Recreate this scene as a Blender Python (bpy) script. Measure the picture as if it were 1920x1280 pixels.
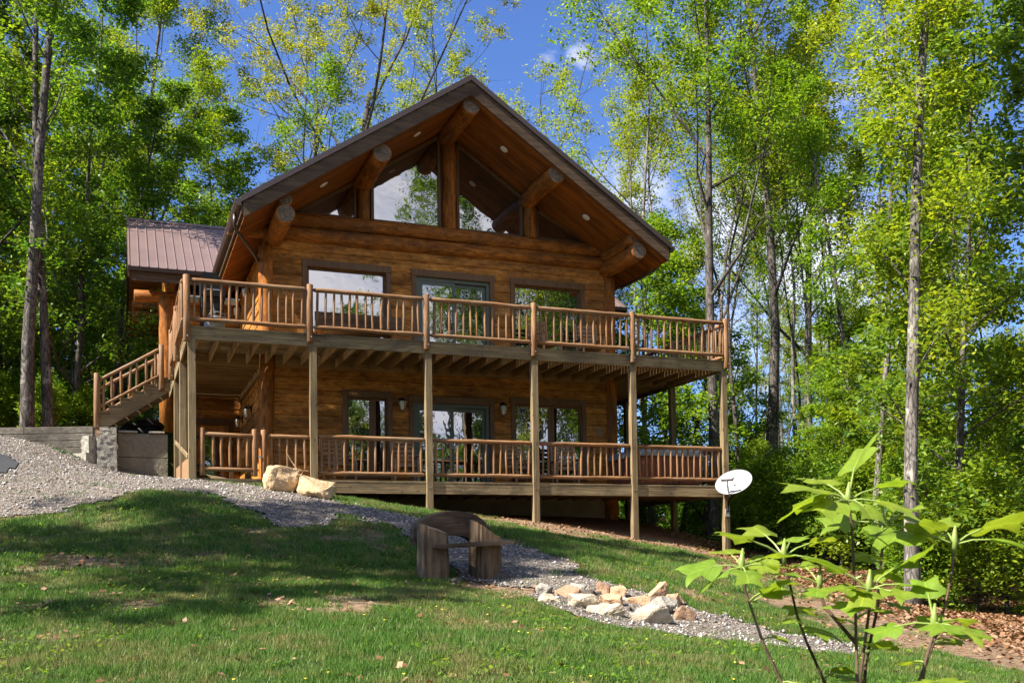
import bpy, bmesh, math, random
import numpy as np
from mathutils import Vector, Matrix

for _o in list(bpy.data.objects):
    bpy.data.objects.remove(_o)
scene = bpy.context.scene
COL = scene.collection
PI = math.pi
rad = math.radians

# ------------------------------------------------------------------ camera
cam_d = bpy.data.cameras.new('camera')
cam = bpy.data.objects.new('camera', cam_d)
COL.objects.link(cam)
_yaw, _pitch, _roll = 0.3673, 0.0337, -0.0150
_f = Vector((math.sin(_yaw)*math.cos(_pitch), math.cos(_yaw)*math.cos(_pitch), math.sin(_pitch)))
_r0 = Vector((math.cos(_yaw), -math.sin(_yaw), 0)); _u0 = _r0.cross(_f)
_r = _r0*math.cos(_roll) + _u0*math.sin(_roll)
_u = -_r0*math.sin(_roll) + _u0*math.cos(_roll)
cam.matrix_world = Matrix(((_r.x, _u.x, -_f.x, -1.2632), (_r.y, _u.y, -_f.y, -20.8198), (_r.z, _u.z, -_f.z, -1.7228), (0, 0, 0, 1)))
cam_d.sensor_fit = 'HORIZONTAL'; cam_d.sensor_width = 36.0
cam_d.lens = 1915.25/1920*36
cam_d.shift_y = (987.56-640)/1920
cam_d.clip_start = 0.05; cam_d.clip_end = 2000
cam_d.dof.use_dof = True; cam_d.dof.focus_distance = 20.0; cam_d.dof.aperture_fstop = 15.0
scene.camera = cam

# ------------------------------------------------------------------ light
SUN_AZ, SUN_EL = 261.0, 48.0           # clockwise from +Y
world = bpy.data.worlds.new('World'); scene.world = world; world.use_nodes = True
wn, wl = world.node_tree.nodes, world.node_tree.links
bg = wn['Background']; bg.inputs['Strength'].default_value = 0.15
sky = wn.new('ShaderNodeTexSky'); sky.sky_type = 'NISHITA'; sky.sun_disc = False
sky.sun_elevation = rad(SUN_EL); sky.sun_rotation = rad(SUN_AZ)
sky.altitude = 600; sky.air_density = 1.0; sky.dust_density = 0.3; sky.ozone_density = 4.0
def vmath(op, a=None, b=None):
    n = wn.new('ShaderNodeVectorMath'); n.operation = op
    for i, x in enumerate((a, b)):
        if x is None: continue
        if isinstance(x, (tuple, list)): n.inputs[i].default_value = x
        else: wl.new(x, n.inputs[i])
    return n
def smath(op, a=None, b=None, clamp=False):
    n = wn.new('ShaderNodeMath'); n.operation = op; n.use_clamp = clamp
    for i, x in enumerate((a, b)):
        if x is None: continue
        if isinstance(x, (int, float)): n.inputs[i].default_value = x
        else: wl.new(x, n.inputs[i])
    return n.outputs[0]
tc = wn.new('ShaderNodeTexCoord')
dirn = vmath('NORMALIZE', tc.outputs['Generated']).outputs[0]
sep = wn.new('ShaderNodeSeparateXYZ'); wl.new(dirn, sep.inputs[0])
nz = wn.new('ShaderNodeTexNoise'); nz.inputs['Scale'].default_value = 6.5; nz.inputs['Detail'].default_value = 9; nz.inputs['Roughness'].default_value = 0.58; nz.inputs['Distortion'].default_value = 0.35
mp = wn.new('ShaderNodeMapping'); mp.inputs['Scale'].default_value = (1, 1, 1.7); mp.inputs['Location'].default_value = (3.1, 1.7, 0.4)
wl.new(dirn, mp.inputs[0]); wl.new(mp.outputs[0], nz.inputs['Vector'])
# cloud banks: (direction, angular radius, weight) - clouds of that day's sky
BLOBS = [((0.3477,0.8262,0.4433), 0.030, 0.29), ((0.3808,0.8086,0.4485), 0.018, 0.31), ((0.585,0.760,0.285), 0.15, 0.50), ((0.46,0.83,0.33), 0.11, 0.30),
         ((0.66,0.71,0.20), 0.12, 0.45), ((0.30,-0.90,0.30), 0.60, 0.62), ((0.55,-0.75,0.45), 0.50, 0.55), ((-0.3,-0.6,0.75), 0.6, 0.6), ((-0.2,0.97,0.12), 0.10, 0.35)]
cov = None
for d, r, w in BLOBS:
    d = Vector(d).normalized()
    dt = vmath('DISTANCE', dirn, tuple(d)).outputs['Value']
    t = smath('DIVIDE', dt, r); t = smath('MULTIPLY', t, t); t = smath('MULTIPLY', t, -1.0); t = smath('EXPONENT', t); t = smath('MULTIPLY', t, w)
    cov = t if cov is None else smath('MAXIMUM', cov, t)
den = smath('ADD', smath('MULTIPLY', cov, 1.0), smath('MULTIPLY', nz.outputs['Fac'], 1.15))
den = smath('SUBTRACT', den, 0.86)
den = smath('MULTIPLY', den, 2.3, True)
cl = wn.new('ShaderNodeMix'); cl.data_type = 'RGBA'
wl.new(den, cl.inputs['Factor'])
tint = wn.new('ShaderNodeMix'); tint.data_type = 'RGBA'; tint.blend_type = 'MULTIPLY'; tint.inputs['Factor'].default_value = 1.0
wl.new(sky.outputs[0], tint.inputs['A']); tint.inputs['B'].default_value = (0.30, 0.36, 0.50, 1)
wl.new(tint.outputs['Result'], cl.inputs['A'])
cl.inputs['B'].default_value = (4.3, 4.2, 4.3, 1)
wl.new(cl.outputs['Result'], bg.inputs['Color'])

sun_d = bpy.data.lights.new('sun', 'SUN'); sun_d.energy = 4.8; sun_d.angle = rad(0.5); sun_d.color = (1.0, 0.94, 0.84)
sun = bpy.data.objects.new('sun', sun_d); COL.objects.link(sun)
_sd = Vector((math.sin(rad(SUN_AZ))*math.cos(rad(SUN_EL)), math.cos(rad(SUN_AZ))*math.cos(rad(SUN_EL)), math.sin(rad(SUN_EL))))
sun.rotation_euler = (-_sd).to_track_quat('-Z', 'Y').to_euler()
sun.location = (-20, -10, 30)

scene.view_settings.view_transform = 'Standard'; scene.view_settings.look = 'None'
scene.view_settings.exposure = 1.62; scene.view_settings.gamma = 1.0
try:
    scene.cycles.use_denoising = True
    scene.cycles.max_bounces = 6; scene.cycles.diffuse_bounces = 3; scene.cycles.glossy_bounces = 2
    scene.cycles.transmission_bounces = 3; scene.cycles.transparent_max_bounces = 6
    scene.cycles.sample_clamp_indirect = 6
except Exception:
    pass

# ------------------------------------------------------------------ helpers
rng = np.random.default_rng(7)
random.seed(7)

class MB:
    def __init__(s): s.v = []; s.f = []; s.m = []
    def add(s, vs, fs, mi=0):
        b = len(s.v); s.v.extend([tuple(map(float, p)) for p in vs])
        for f in fs: s.f.append(tuple(b+i for i in f)); s.m.append(mi)
        return s
    def box(s, x0, x1, y0, y1, z0, z1, mi=0, c=0.0):
        if c <= 0:
            v = [(x0,y0,z0),(x1,y0,z0),(x1,y1,z0),(x0,y1,z0),(x0,y0,z1),(x1,y0,z1),(x1,y1,z1),(x0,y1,z1)]
            return s.add(v, [(0,3,2,1),(4,5,6,7),(0,1,5,4),(1,2,6,5),(2,3,7,6),(3,0,4,7)], mi)
        return s.obox((x0+x1)/2, (y0+y1)/2, (z0+z1)/2, x1-x0, y1-y0, z1-z0, None, mi, c)
    def obox(s, cx, cy, cz, dx, dy, dz, M=None, mi=0, c=0.0):
        bm = bmesh.new(); bmesh.ops.create_cube(bm, size=1.0)
        for q in bm.verts: q.co = Vector((q.co.x*dx, q.co.y*dy, q.co.z*dz))
        if c > 0: bmesh.ops.bevel(bm, geom=list(bm.edges), offset=c, segments=1, affect='EDGES')
        bm.verts.index_update()
        vs = [(M @ q.co if M is not None else q.co) + Vector((cx,cy,cz)) for q in bm.verts]
        fs = [tuple(q.index for q in f.verts) for f in bm.faces]
        bm.free(); return s.add(vs, fs, mi)
    def beam(s, p0, p1, w, h, mi=0, c=0.004, up=(0,0,1)):
        p0, p1 = Vector(p0), Vector(p1); d = (p1-p0); L = d.length; d.normalize()
        sd = d.cross(Vector(up))
        if sd.length < 1e-4: sd = Vector((1,0,0))
        sd.normalize(); u = sd.cross(d)
        M = Matrix((( d.x, sd.x, u.x),(d.y, sd.y, u.y),(d.z, sd.z, u.z)))
        m = (p0+p1)/2
        return s.obox(m.x, m.y, m.z, L, w, h, M, mi, c)
    def tube(s, pts, rs, n=8, mi=0, cap=True, capmi=None, wob=0.0, ph=0.0):
        pts = [Vector(p) for p in pts]
        if isinstance(rs, (int, float)): rs = [rs]*len(pts)
        b = len(s.v); rings = []
        prev = None
        for i, p in enumerate(pts):
            d = (pts[min(i+1, len(pts)-1)] - pts[max(i-1, 0)])
            if d.length < 1e-9: d = Vector((0,0,1))
            d.normalize()
            if prev is None:
                a = Vector((0,0,1)) if abs(d.z) < 0.9 else Vector((1,0,0))
                sd = d.cross(a).normalized()
            else:
                sd = (prev - d*prev.dot(d)).normalized()
            prev = sd; u = d.cross(sd)
            for k in range(n):
                t = 2*PI*k/n + ph
                r = rs[i]*(1 + (wob*random.uniform(-1,1) if wob else 0))
                s.v.append(tuple(p + (sd*math.cos(t) + u*math.sin(t))*r))
        for i in range(len(pts)-1):
            for k in range(n):
                a = b+i*n+k; c = b+i*n+(k+1)%n
                s.f.append((a, c, c+n, a+n)); s.m.append(mi)
        if cap:
            cm = mi if capmi is None else capmi
            s.f.append(tuple(b+k for k in range(n))[::-1]); s.m.append(cm)
            e = b+(len(pts)-1)*n
            s.f.append(tuple(e+k for k in range(n))); s.m.append(cm)
        return s
    def log(s, p0, p1, r, r1=None, n=16, seg=None, wob=0.025, bow=0.012, mi=0, capmi=None, rnd=0.12):
        r1 = r if r1 is None else r1
        p0, p1 = Vector(p0), Vector(p1); L = (p1-p0).length
        seg = seg or max(2, int(L/0.45))
        d = (p1-p0).normalized(); e = min(rnd*r, L*0.1)
        pts = []; rs = []
        ph1, ph2 = random.uniform(0,6), random.uniform(0,6)
        for i in range(seg+1):
            t = i/seg
            q = p0.lerp(p1, t) + Vector((math.sin(3*t*PI+ph1), math.cos(2*t*PI+ph2), math.sin(2.3*t*PI+ph2)))*bow*r/0.15*math.sin(PI*t)
            pts.append(q); rs.append((r+(r1-r)*t)*(1+wob*random.uniform(-1,1)))
        pts = [p0] + [p0+d*e] + pts[1:-1] + [p1-d*e] + [p1]
        rs = [rs[0]*0.9] + [rs[0]] + rs[1:-1] + [rs[-1]] + [rs[-1]*0.9]
        return s.tube(pts, rs, n, mi, True, capmi, wob*0.4)
    def peg(s, p0, p1, r, n=8, mi=0, tip=0.55):
        p0, p1 = Vector(p0), Vector(p1); d = (p1-p0); L = d.length; d.normalize()
        e = min(1.4*r, L*0.2)
        m = (p0+p1)/2 + Vector((random.uniform(-1,1), random.uniform(-1,1), random.uniform(-1,1)))*r*0.25
        return s.tube([p0, p0+d*e, m, p1-d*e, p1], [r*tip, r*random.uniform(.95,1.05), r*random.uniform(.92,1.08), r*random.uniform(.95,1.05), r*tip], n, mi)
    def prism(s, poly, axis, a0, a1, mi=0, capmi=None):
        # poly: 2-D outline; axis 0: (y,z), axis 1: (x,z), axis 2: (x,y)
        def P(q, a):
            return (a, q[0], q[1]) if axis == 0 else ((q[0], a, q[1]) if axis == 1 else (q[0], q[1], a))
        n = len(poly); b = len(s.v)
        s.v.extend([tuple(map(float, P(q, a0))) for q in poly] + [tuple(map(float, P(q, a1))) for q in poly])
        for k in range(n):
            s.f.append((b+k, b+(k+1)%n, b+n+(k+1)%n, b+n+k)); s.m.append(mi)
        cm = mi if capmi is None else capmi
        s.f.append(tuple(b+k for k in range(n))[::-1]); s.m.append(cm)
        s.f.append(tuple(b+n+k for k in range(n))); s.m.append(cm)
        return s
    def mesh(s, name, mats, smooth=False):
        me = bpy.data.meshes.new(name); me.from_pydata(s.v, [], s.f); 
        for m in (mats if isinstance(mats, (list, tuple)) else [mats]): me.materials.append(m)
        if any(s.m): me.polygons.foreach_set('material_index', s.m)
        bm = bmesh.new(); bm.from_mesh(me); bmesh.ops.recalc_face_normals(bm, faces=list(bm.faces)); bm.to_mesh(me); bm.free()
        if smooth:
            me.polygons.foreach_set('use_smooth', [len(p.vertices) == 4 for p in me.polygons])
        me.update(); return me

def link(name, me):
    o = bpy.data.objects.new(name, me); COL.objects.link(o); return o
def tag(o, label=None, cat=None, group=None, kind=None):
    if label: o['label'] = label
    if cat: o['category'] = cat
    if group: o['group'] = group
    if kind: o['kind'] = kind
    return o
def thing(name, label, cat, loc=(0,0,0), group=None):
    o = bpy.data.objects.new(name, None); COL.objects.link(o); o.location = loc
    o.empty_display_size = 0.2
    return tag(o, label, cat, group)
def part(name, mb, mats, parent, smooth=False, local=False, label=None):
    """mesh in world coordinates (or local ones) under a thing, or under a part of it"""
    me = mb if isinstance(mb, bpy.types.Mesh) else mb.mesh(name, mats, smooth)
    o = link(name, me); o.parent = parent
    if parent.type == 'EMPTY' and not local: o.location = -Vector(parent.location)
    if label: o['label'] = label
    return o
def single(name, mb, mats, label, cat, group=None, smooth=False):
    o = link(name, mb if isinstance(mb, bpy.types.Mesh) else mb.mesh(name, mats, smooth))
    return tag(o, label, cat, group)
KIDS = {}
def kids(o): return [c for c in bpy.data.objects if c.parent == o]
def copy_thing(root, tree, loc, rz=0.0, sc=1.0, label=None, group=None):
    """tree: list of (part, [sub-parts]) of root"""
    r = root.copy(); COL.objects.link(r); r.location = loc; r.rotation_euler = (0,0,rz); r.scale = (sc,)*3 if not isinstance(sc, tuple) else sc
    if label: r['label'] = label
    if group: r['group'] = group
    for p, subs in tree:
        c = p.copy(); COL.objects.link(c); c.parent = r
        for s_ in subs:
            d = s_.copy(); COL.objects.link(d); d.parent = c
    return r
def fast_mesh(name, verts, nper, mats, mat_idx=None, smooth=False):
    """verts (N*nper,3): one nper-sided face per consecutive run"""
    verts = np.asarray(verts, np.float32); nv = len(verts); nf = nv//nper
    me = bpy.data.meshes.new(name); me.vertices.add(nv); me.vertices.foreach_set('co', verts.ravel())
    me.loops.add(nv); me.loops.foreach_set('vertex_index', np.arange(nv, dtype=np.int32))
    me.polygons.add(nf); me.polygons.foreach_set('loop_start', np.arange(0, nv, nper, dtype=np.int32))
    for m in (mats if isinstance(mats, (list, tuple)) else [mats]): me.materials.append(m)
    if mat_idx is not None: me.polygons.foreach_set('material_index', np.asarray(mat_idx, np.int32))
    me.update(calc_edges=True); return me
def idx_mesh(name, verts, faces, mats, smooth=False):
    me = bpy.data.meshes.new(name); verts = np.asarray(verts, np.float32); faces = np.asarray(faces, np.int32); k = faces.shape[1]
    me.vertices.add(len(verts)); me.vertices.foreach_set('co', verts.ravel())
    me.loops.add(faces.size); me.loops.foreach_set('vertex_index', faces.ravel())
    me.polygons.add(len(faces)); me.polygons.foreach_set('loop_start', np.arange(0, faces.size, k, dtype=np.int32))
    for m in (mats if isinstance(mats, (list, tuple)) else [mats]): me.materials.append(m)
    if smooth: me.polygons.foreach_set('use_smooth', np.ones(len(faces), bool))
    me.update(calc_edges=True); return me
_perm = np.random.default_rng(3).random((64, 64))
def vnoise(x, y, f, seed=0):
    x = np.asarray(x)*f + seed*17.3; y = np.asarray(y)*f + seed*9.7
    xi = np.floor(x).astype(int); yi = np.floor(y).astype(int); fx = x-xi; fy = y-yi
    fx = fx*fx*(3-2*fx); fy = fy*fy*(3-2*fy)
    a = _perm[xi%64, yi%64]; b = _perm[(xi+1)%64, yi%64]; c = _perm[xi%64, (yi+1)%64]; d = _perm[(xi+1)%64, (yi+1)%64]
    return (a*(1-fx)+b*fx)*(1-fy) + (c*(1-fx)+d*fx)*fy
def fbm(x, y, f, seed=0, o=4):
    s = 0; a = 0.5; t = 0
    for i in range(o): s = s + a*vnoise(x, y, f*2**i, seed+i); t += a; a *= 0.5
    return s/t

# ------------------------------------------------------------------ materials
def new_mat(name):
    m = bpy.data.materials.new(name); m.use_nodes = True
    nt = m.node_tree; return m, nt, nt.nodes['Principled BSDF']
def nd(nt, typ, **kw):
    n = nt.nodes.new(typ)
    for k, v in kw.items():
        k2 = k.replace('_', ' ')
        if k2 in n.inputs: n.inputs[k2].default_value = v
        else: setattr(n, k, v)
    return n
def ramp(nt, src, stops):
    r = nt.nodes.new('ShaderNodeValToRGB'); el = r.color_ramp.elements
    while len(el) < len(stops): el.new(0.5)
    for e, (p, c) in zip(el, stops): e.position = p; e.color = (*c, 1) if len(c) == 3 else c
    nt.links.new(src, r.inputs[0]); return r
def mix(nt, fac, a, b, blend='MIX'):
    m = nt.nodes.new('ShaderNodeMix'); m.data_type = 'RGBA'; m.blend_type = blend
    for key, x in (('Factor', fac), ('A', a), ('B', b)):
        if isinstance(x, (int, float)): m.inputs[key].default_value = x
        elif isinstance(x, tuple): m.inputs[key].default_value = (*x, 1) if len(x) == 3 else x
        else: nt.links.new(x, m.inputs[key])
    return m.outputs['Result']
def coords(nt, scale=(1,1,1), loc=(0,0,0), src='Object'):
    t = nt.nodes.new('ShaderNodeTexCoord'); mpn = nt.nodes.new('ShaderNodeMapping')
    mpn.inputs['Scale'].default_value = scale; mpn.inputs['Location'].default_value = loc
    nt.links.new(t.outputs[src], mpn.inputs[0]); return mpn.outputs[0]
def noise(nt, vec, scale, detail=5, rough=0.6, dist=0.0):
    n = nd(nt, 'ShaderNodeTexNoise', Scale=scale, Detail=detail, Roughness=rough, Distortion=dist)
    nt.links.new(vec, n.inputs['Vector']); return n.outputs['Fac']
def bump(nt, bsdf, h, strength=0.3, dist=0.02):
    b = nd(nt, 'ShaderNodeBump', Strength=strength, Distance=dist); nt.links.new(h, b.inputs['Height']); nt.links.new(b.outputs[0], bsdf.inputs['Normal'])
def spread(c, lo, hi): return tuple(x*lo for x in c), c, tuple(min(1, x*hi) for x in c)
def wood(name, axis, dark, mid, light, across=26, along=1.0, rough=0.62, bmp=0.35, blotch=0.45, stain=None, knots=0.5, spec=0.35, island=0, smudge=0):
    m, nt, b = new_mat(name)
    sc = [across]*3; sc['xyz'.index(axis)] = along
    g = noise(nt, coords(nt, tuple(sc)), 1.0, 6, 0.62, 0.5)
    sc2 = [3.2]*3; sc2['xyz'.index(axis)] = 0.55
    l = noise(nt, coords(nt, tuple(sc2), (3,5,1)), 1.0, 5, 0.62, 0.4)
    c = ramp(nt, g, [(0.28, dark), (0.5, mid), (0.74, light)]).outputs[0]
    v = ramp(nt, l, [(0.25, (1-blotch,)*3), (0.5, (1,1,1)), (0.78, (1+blotch*0.5,)*3)]).outputs[0]
    c = mix(nt, 1.0, c, v, 'MULTIPLY')
    if stain:
        s3 = [1.6]*3; s3['xyz'.index(axis)] = 0.9
        f = noise(nt, coords(nt, tuple(s3), (9,2,4)), 1.0, 8, 0.72, 0.6)
        f = ramp(nt, f, [(0.46, (0,0,0)), (0.66, (1,1,1))]).outputs[0]
        fm = nd(nt, 'ShaderNodeMath', operation='MULTIPLY'); nt.links.new(f, fm.inputs[0]); fm.inputs[1].default_value = stain[1]
        c = mix(nt, fm.outputs[0], c, stain[0])
    if knots > 0:
        s4 = [7.0]*3; s4['xyz'.index(axis)] = 2.6
        vo = nd(nt, 'ShaderNodeTexVoronoi', Scale=1.0); nt.links.new(coords(nt, tuple(s4), (1.3,4,2)), vo.inputs['Vector'])
        k = ramp(nt, vo.outputs['Distance'], [(0.05, (1,1,1)), (0.15, (0,0,0))]).outputs[0]
        km = nd(nt, 'ShaderNodeMath', operation='MULTIPLY'); nt.links.new(k, km.inputs[0]); km.inputs[1].default_value = knots
        c = mix(nt, km.outputs[0], c, tuple(x*0.3 for x in dark))
    if smudge:
        s5 = [8.5]*3; s5['xyz'.index(axis)] = 3.6
        q5 = noise(nt, coords(nt, tuple(s5), (2,8,5)), 1.0, 7, 0.72, 0.8)
        c = mix(nt, 1.0, c, ramp(nt, q5, [(0.34, (1-smudge,)*3), (0.52, (1,1,1)), (0.70, (1+smudge*.75, 1+smudge*.7, 1+smudge*.5))]).outputs[0], 'MULTIPLY')
    if island:
        geo = nt.nodes.new('ShaderNodeNewGeometry')
        c = mix(nt, 1.0, c, ramp(nt, geo.outputs['Random Per Island'], [(0, (1-island,)*3), (1, (1+island*.8,)*3)]).outputs[0], 'MULTIPLY')
    nt.links.new(c, b.inputs['Base Color']); b.inputs['Roughness'].default_value = rough
    b.inputs['Specular IOR Level'].default_value = spec
    bump(nt, b, g, bmp, 0.012)
    return m
def plain(name, col, rough=0.5, metal=0.0, var=0.15, scale=8, bmp=0.0, spec=0.5):
    m, nt, b = new_mat(name)
    n = noise(nt, coords(nt), scale, 5, 0.6)
    c = ramp(nt, n, [(0.3, tuple(x*(1-var) for x in col)), (0.7, tuple(min(1, x*(1+var)) for x in col))]).outputs[0]
    nt.links.new(c, b.inputs['Base Color']); b.inputs['Roughness'].default_value = rough; b.inputs['Metallic'].default_value = metal
    b.inputs['Specular IOR Level'].default_value = spec
    if bmp: bump(nt, b, n, bmp, 0.02)
    return m

M = {}
STN = ((0.10,0.05,0.022), 0.75)
for a in 'xyz':
    M['wall_'+a] = wood('stained_log_siding_'+a, a, (0.21,0.080,0.018), (0.44,0.178,0.038), (0.58,0.275,0.07), 18, 3.2, 0.7, 0.7, 0.55, ((0.13,0.062,0.026), 0.65), 0.7, 0.12, island=0.30, smudge=0.45)
    M['log_'+a] = wood('stained_round_log_'+a, a, (0.15,0.045,0.009), (0.33,0.112,0.019), (0.46,0.18,0.036), 16, 2.6, 0.6, 0.7, 0.55, STN, 0.7, 0.15, smudge=0.45)
    M['deck_'+a] = wood('weathered_deck_timber_'+a, a, (0.115,0.080,0.040), (0.25,0.183,0.098), (0.36,0.27,0.155), 26, 1.2, 0.8, 0.6, 0.5, ((0.06,0.05,0.038), 0.85), 0.7, 0.12)
    M['post_'+a] = wood('tan_treated_timber_'+a, a, (0.12,0.082,0.040), (0.235,0.172,0.092), (0.34,0.26,0.155), 30, 1.0, 0.8, 0.6, 0.4, ((0.10,0.07,0.04), 0.6), 0.8, 0.12)
    M['rail_'+a] = wood('peeled_rail_log_'+a, a, (0.095,0.043,0.017), (0.225,0.108,0.044), (0.38,0.215,0.10), 36, 3.0, 0.65, 0.7, 0.5, ((0.27,0.20,0.13), 0.6), 0.5, 0.2)
    M['joist_'+a] = wood('joist_timber_'+a, a, (0.20,0.115,0.045), (0.29,0.175,0.075), (0.38,0.25,0.12), 26, 1.0, 0.75, 0.3, 0.3, ((0.15,0.09,0.04), 0.5), 0.3, 0.2)
M['sleeper'] = wood('old_grey_sleeper', 'x', (0.06,0.052,0.042), (0.125,0.108,0.085), (0.20,0.175,0.14), 20, 2.0, 0.85, 0.6, 0.5, ((0.05,0.043,0.035), 0.7), 0.4, 0.1)
M['soffit'] = wood('tongue_and_groove_soffit', 'y', (0.15,0.052,0.016), (0.27,0.100,0.028), (0.37,0.148,0.042), 16, 0.9, 0.5, 0.2, 0.3, ((0.09,0.035,0.014), 0.5), 0.5)
M['rake'] = wood('dark_brown_fascia_board', 'x', (0.045,0.026,0.016), (0.085,0.052,0.031), (0.14,0.09,0.056), 24, 1.4, 0.7, 0.4, 0.45, ((0.19,0.13,0.08), 0.25), 0.3, 0.15)
M['trim'] = wood('brown_window_trim', 'z', (0.085,0.042,0.017), (0.14,0.070,0.028), (0.19,0.10,0.042), 24, 2.0, 0.55, 0.2, 0.25, None, 0.2)
M['brown_metal'] = plain('brown_coated_metal', (0.052,0.032,0.027), 0.35, 0.0, 0.12, 4)
M['roof_metal'] = plain('brown_ribbed_roof_metal', (0.150,0.100,0.092), 0.45, 0.0, 0.10, 1.2)
M['green_frame'] = plain('grey_green_vinyl_frame', (0.072,0.086,0.062), 0.4, 0, 0.05)
M['black'] = plain('black_painted_metal', (0.010,0.010,0.010), 0.6, 0, 0.3, 20, spec=0.15)
M['dark'] = plain('interior_shade', (0.02,0.015,0.012), 0.9, 0, 0.3)  # near-black colour standing in for the unlit rooms
M['white'] = plain('white_plastic', (0.34,0.345,0.35), 0.45, 0, 0.06, 3)
M['grey_plastic'] = plain('grey_plastic', (0.24,0.27,0.285), 0.5, 0, 0.1)
M['lamp_white'] = plain('white_enamel', (0.80,0.79,0.76), 0.5, 0, 0.03)
M['steel'] = plain('zinc_steel', (0.5,0.5,0.5), 0.35, 0.9, 0.1)
M['frost'] = plain('frosted_amber_glass', (0.62,0.55,0.40), 0.35, 0, 0.12, 6)
M['tub_wood'] = wood('red_brown_tub_cabinet', 'z', (0.17,0.05,0.025), (0.25,0.08,0.04), (0.31,0.11,0.055), 20, 1, 0.6, 0.2, 0.2, None, 0.0)
M['bench_wood'] = wood('old_grey_brown_bench_wood', 'z', (0.045,0.026,0.014), (0.13,0.082,0.047), (0.24,0.165,0.10), 16, 1.2, 0.8, 0.9, 0.5, ((0.22,0.17,0.115), 0.5), 0.6, 0.2)
M['bench_arch'] = wood('dark_weathered_bench_back', 'x', (0.030,0.019,0.012), (0.078,0.050,0.032), (0.15,0.105,0.07), 14, 1.6, 0.8, 0.9, 0.5, ((0.16,0.125,0.085), 0.55), 0.5, 0.2)
M['chair_wood'] = wood('porch_chair_wood', 'x', (0.18,0.10,0.05), (0.30,0.17,0.085), (0.38,0.235,0.13), 24, 1.5, 0.6, 0.3, 0.3)
def _log_end():
    m, nt, b = new_mat('weathered_log_end')
    g = noise(nt, coords(nt, (9,9,9)), 1.0, 7, 0.7, 1.5)
    c = ramp(nt, g, [(0.3, (0.07,0.045,0.026)), (0.52, (0.155,0.105,0.062)), (0.66, (0.22,0.155,0.095)), (0.76, (0.50,0.40,0.27))]).outputs[0]
    vo = nd(nt, 'ShaderNodeTexVoronoi', Scale=1.0, feature='DISTANCE_TO_EDGE'); nt.links.new(coords(nt, (5.5,5.5,5.5)), vo.inputs['Vector'])
    k = ramp(nt, vo.outputs['Distance'], [(0.012, (1,1,1)), (0.035, (0,0,0))]).outputs[0]
    c = mix(nt, k, c, (0.05,0.034,0.022))
    nt.links.new(c, b.inputs['Base Color']); b.inputs['Roughness'].default_value = 0.85; bump(nt, b, g, 0.4, 0.02); return m
M['log_end'] = _log_end()
def _glass():
    m = bpy.data.materials.new('window_glass'); m.use_nodes = True; nt = m.node_tree
    b = nt.nodes['Principled BSDF']; out = nt.nodes['Material Output']
    b.inputs['Base Color'].default_value = (0.012,0.012,0.012,1); b.inputs['Roughness'].default_value = 0.05
    g = nd(nt, 'ShaderNodeBsdfGlossy', Color=(0.80,0.80,0.84,1), Roughness=0.0)
    n = noise(nt, coords(nt, (1,1,1)), 2.2, 2, 0.5); bp_ = nd(nt, 'ShaderNodeBump', Strength=0.10, Distance=0.03)
    nt.links.new(n, bp_.inputs['Height']); nt.links.new(bp_.outputs[0], g.inputs['Normal'])
    ms = nt.nodes.new('ShaderNodeMixShader'); ms.inputs[0].default_value = 0.36
    nt.links.new(b.outputs[0], ms.inputs[1]); nt.links.new(g.outputs[0], ms.inputs[2]); nt.links.new(ms.outputs[0], out.inputs[0]); return m
M['glass'] = _glass()
def stone(name, c1, c2, c3, sc=5.0, rough=0.85):
    m, nt, b = new_mat(name)
    oi = nt.nodes.new('ShaderNodeObjectInfo')
    n = noise(nt, coords(nt), sc, 8, 0.7, 0.6); n2 = noise(nt, coords(nt, (1,1,1), (4,2,7)), sc*6, 4, 0.7)
    c = ramp(nt, n, [(0.3, c1), (0.5, c2), (0.7, c3)]).outputs[0]
    c = mix(nt, 0.35, c, ramp(nt, n2, [(0.3, tuple(x*0.55 for x in c2)), (0.7, tuple(min(1,x*1.35) for x in c2))]).outputs[0])
    nt.links.new(c, b.inputs['Base Color']); b.inputs['Roughness'].default_value = rough; b.inputs['Specular IOR Level'].default_value = 0.2
    ad = nd(nt, 'ShaderNodeMath', operation='ADD'); nt.links.new(n, ad.inputs[0]); nt.links.new(n2, ad.inputs[1])
    bump(nt, b, ad.outputs[0], 0.7, 0.03); return m
M['st_cream'] = stone('cream_sandstone', (0.26,0.205,0.135), (0.46,0.385,0.275), (0.62,0.54,0.41))
M['st_tan'] = stone('tan_orange_sandstone', (0.34,0.19,0.10), (0.50,0.31,0.18), (0.60,0.45,0.30))
M['st_red'] = stone('red_brown_sandstone', (0.17,0.09,0.05), (0.32,0.195,0.12), (0.46,0.33,0.22))
M['st_grey'] = stone('grey_fieldstone', (0.16,0.142,0.118), (0.31,0.28,0.235), (0.48,0.44,0.38))
M['st_dark'] = stone('dark_fieldstone', (0.05,0.042,0.035), (0.11,0.09,0.075), (0.2,0.165,0.135))
M['st_gold'] = stone('golden_boulder_stone', (0.33,0.20,0.09), (0.52,0.36,0.20), (0.62,0.49,0.32), 3.0)
M['concrete'] = stone('weathered_concrete', (0.20,0.18,0.145), (0.30,0.275,0.225), (0.40,0.37,0.31), 2.2)
M['concrete_dark'] = stone('stained_concrete_panel', (0.135,0.115,0.08), (0.215,0.19,0.14), (0.29,0.26,0.20), 2.0)
M['asphalt'] = stone('asphalt', (0.035,0.035,0.037), (0.055,0.055,0.058), (0.08,0.08,0.08), 20)
M['red_dirt'] = stone('red_clay', (0.16,0.075,0.04), (0.27,0.135,0.07), (0.36,0.2,0.11), 3)
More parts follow.
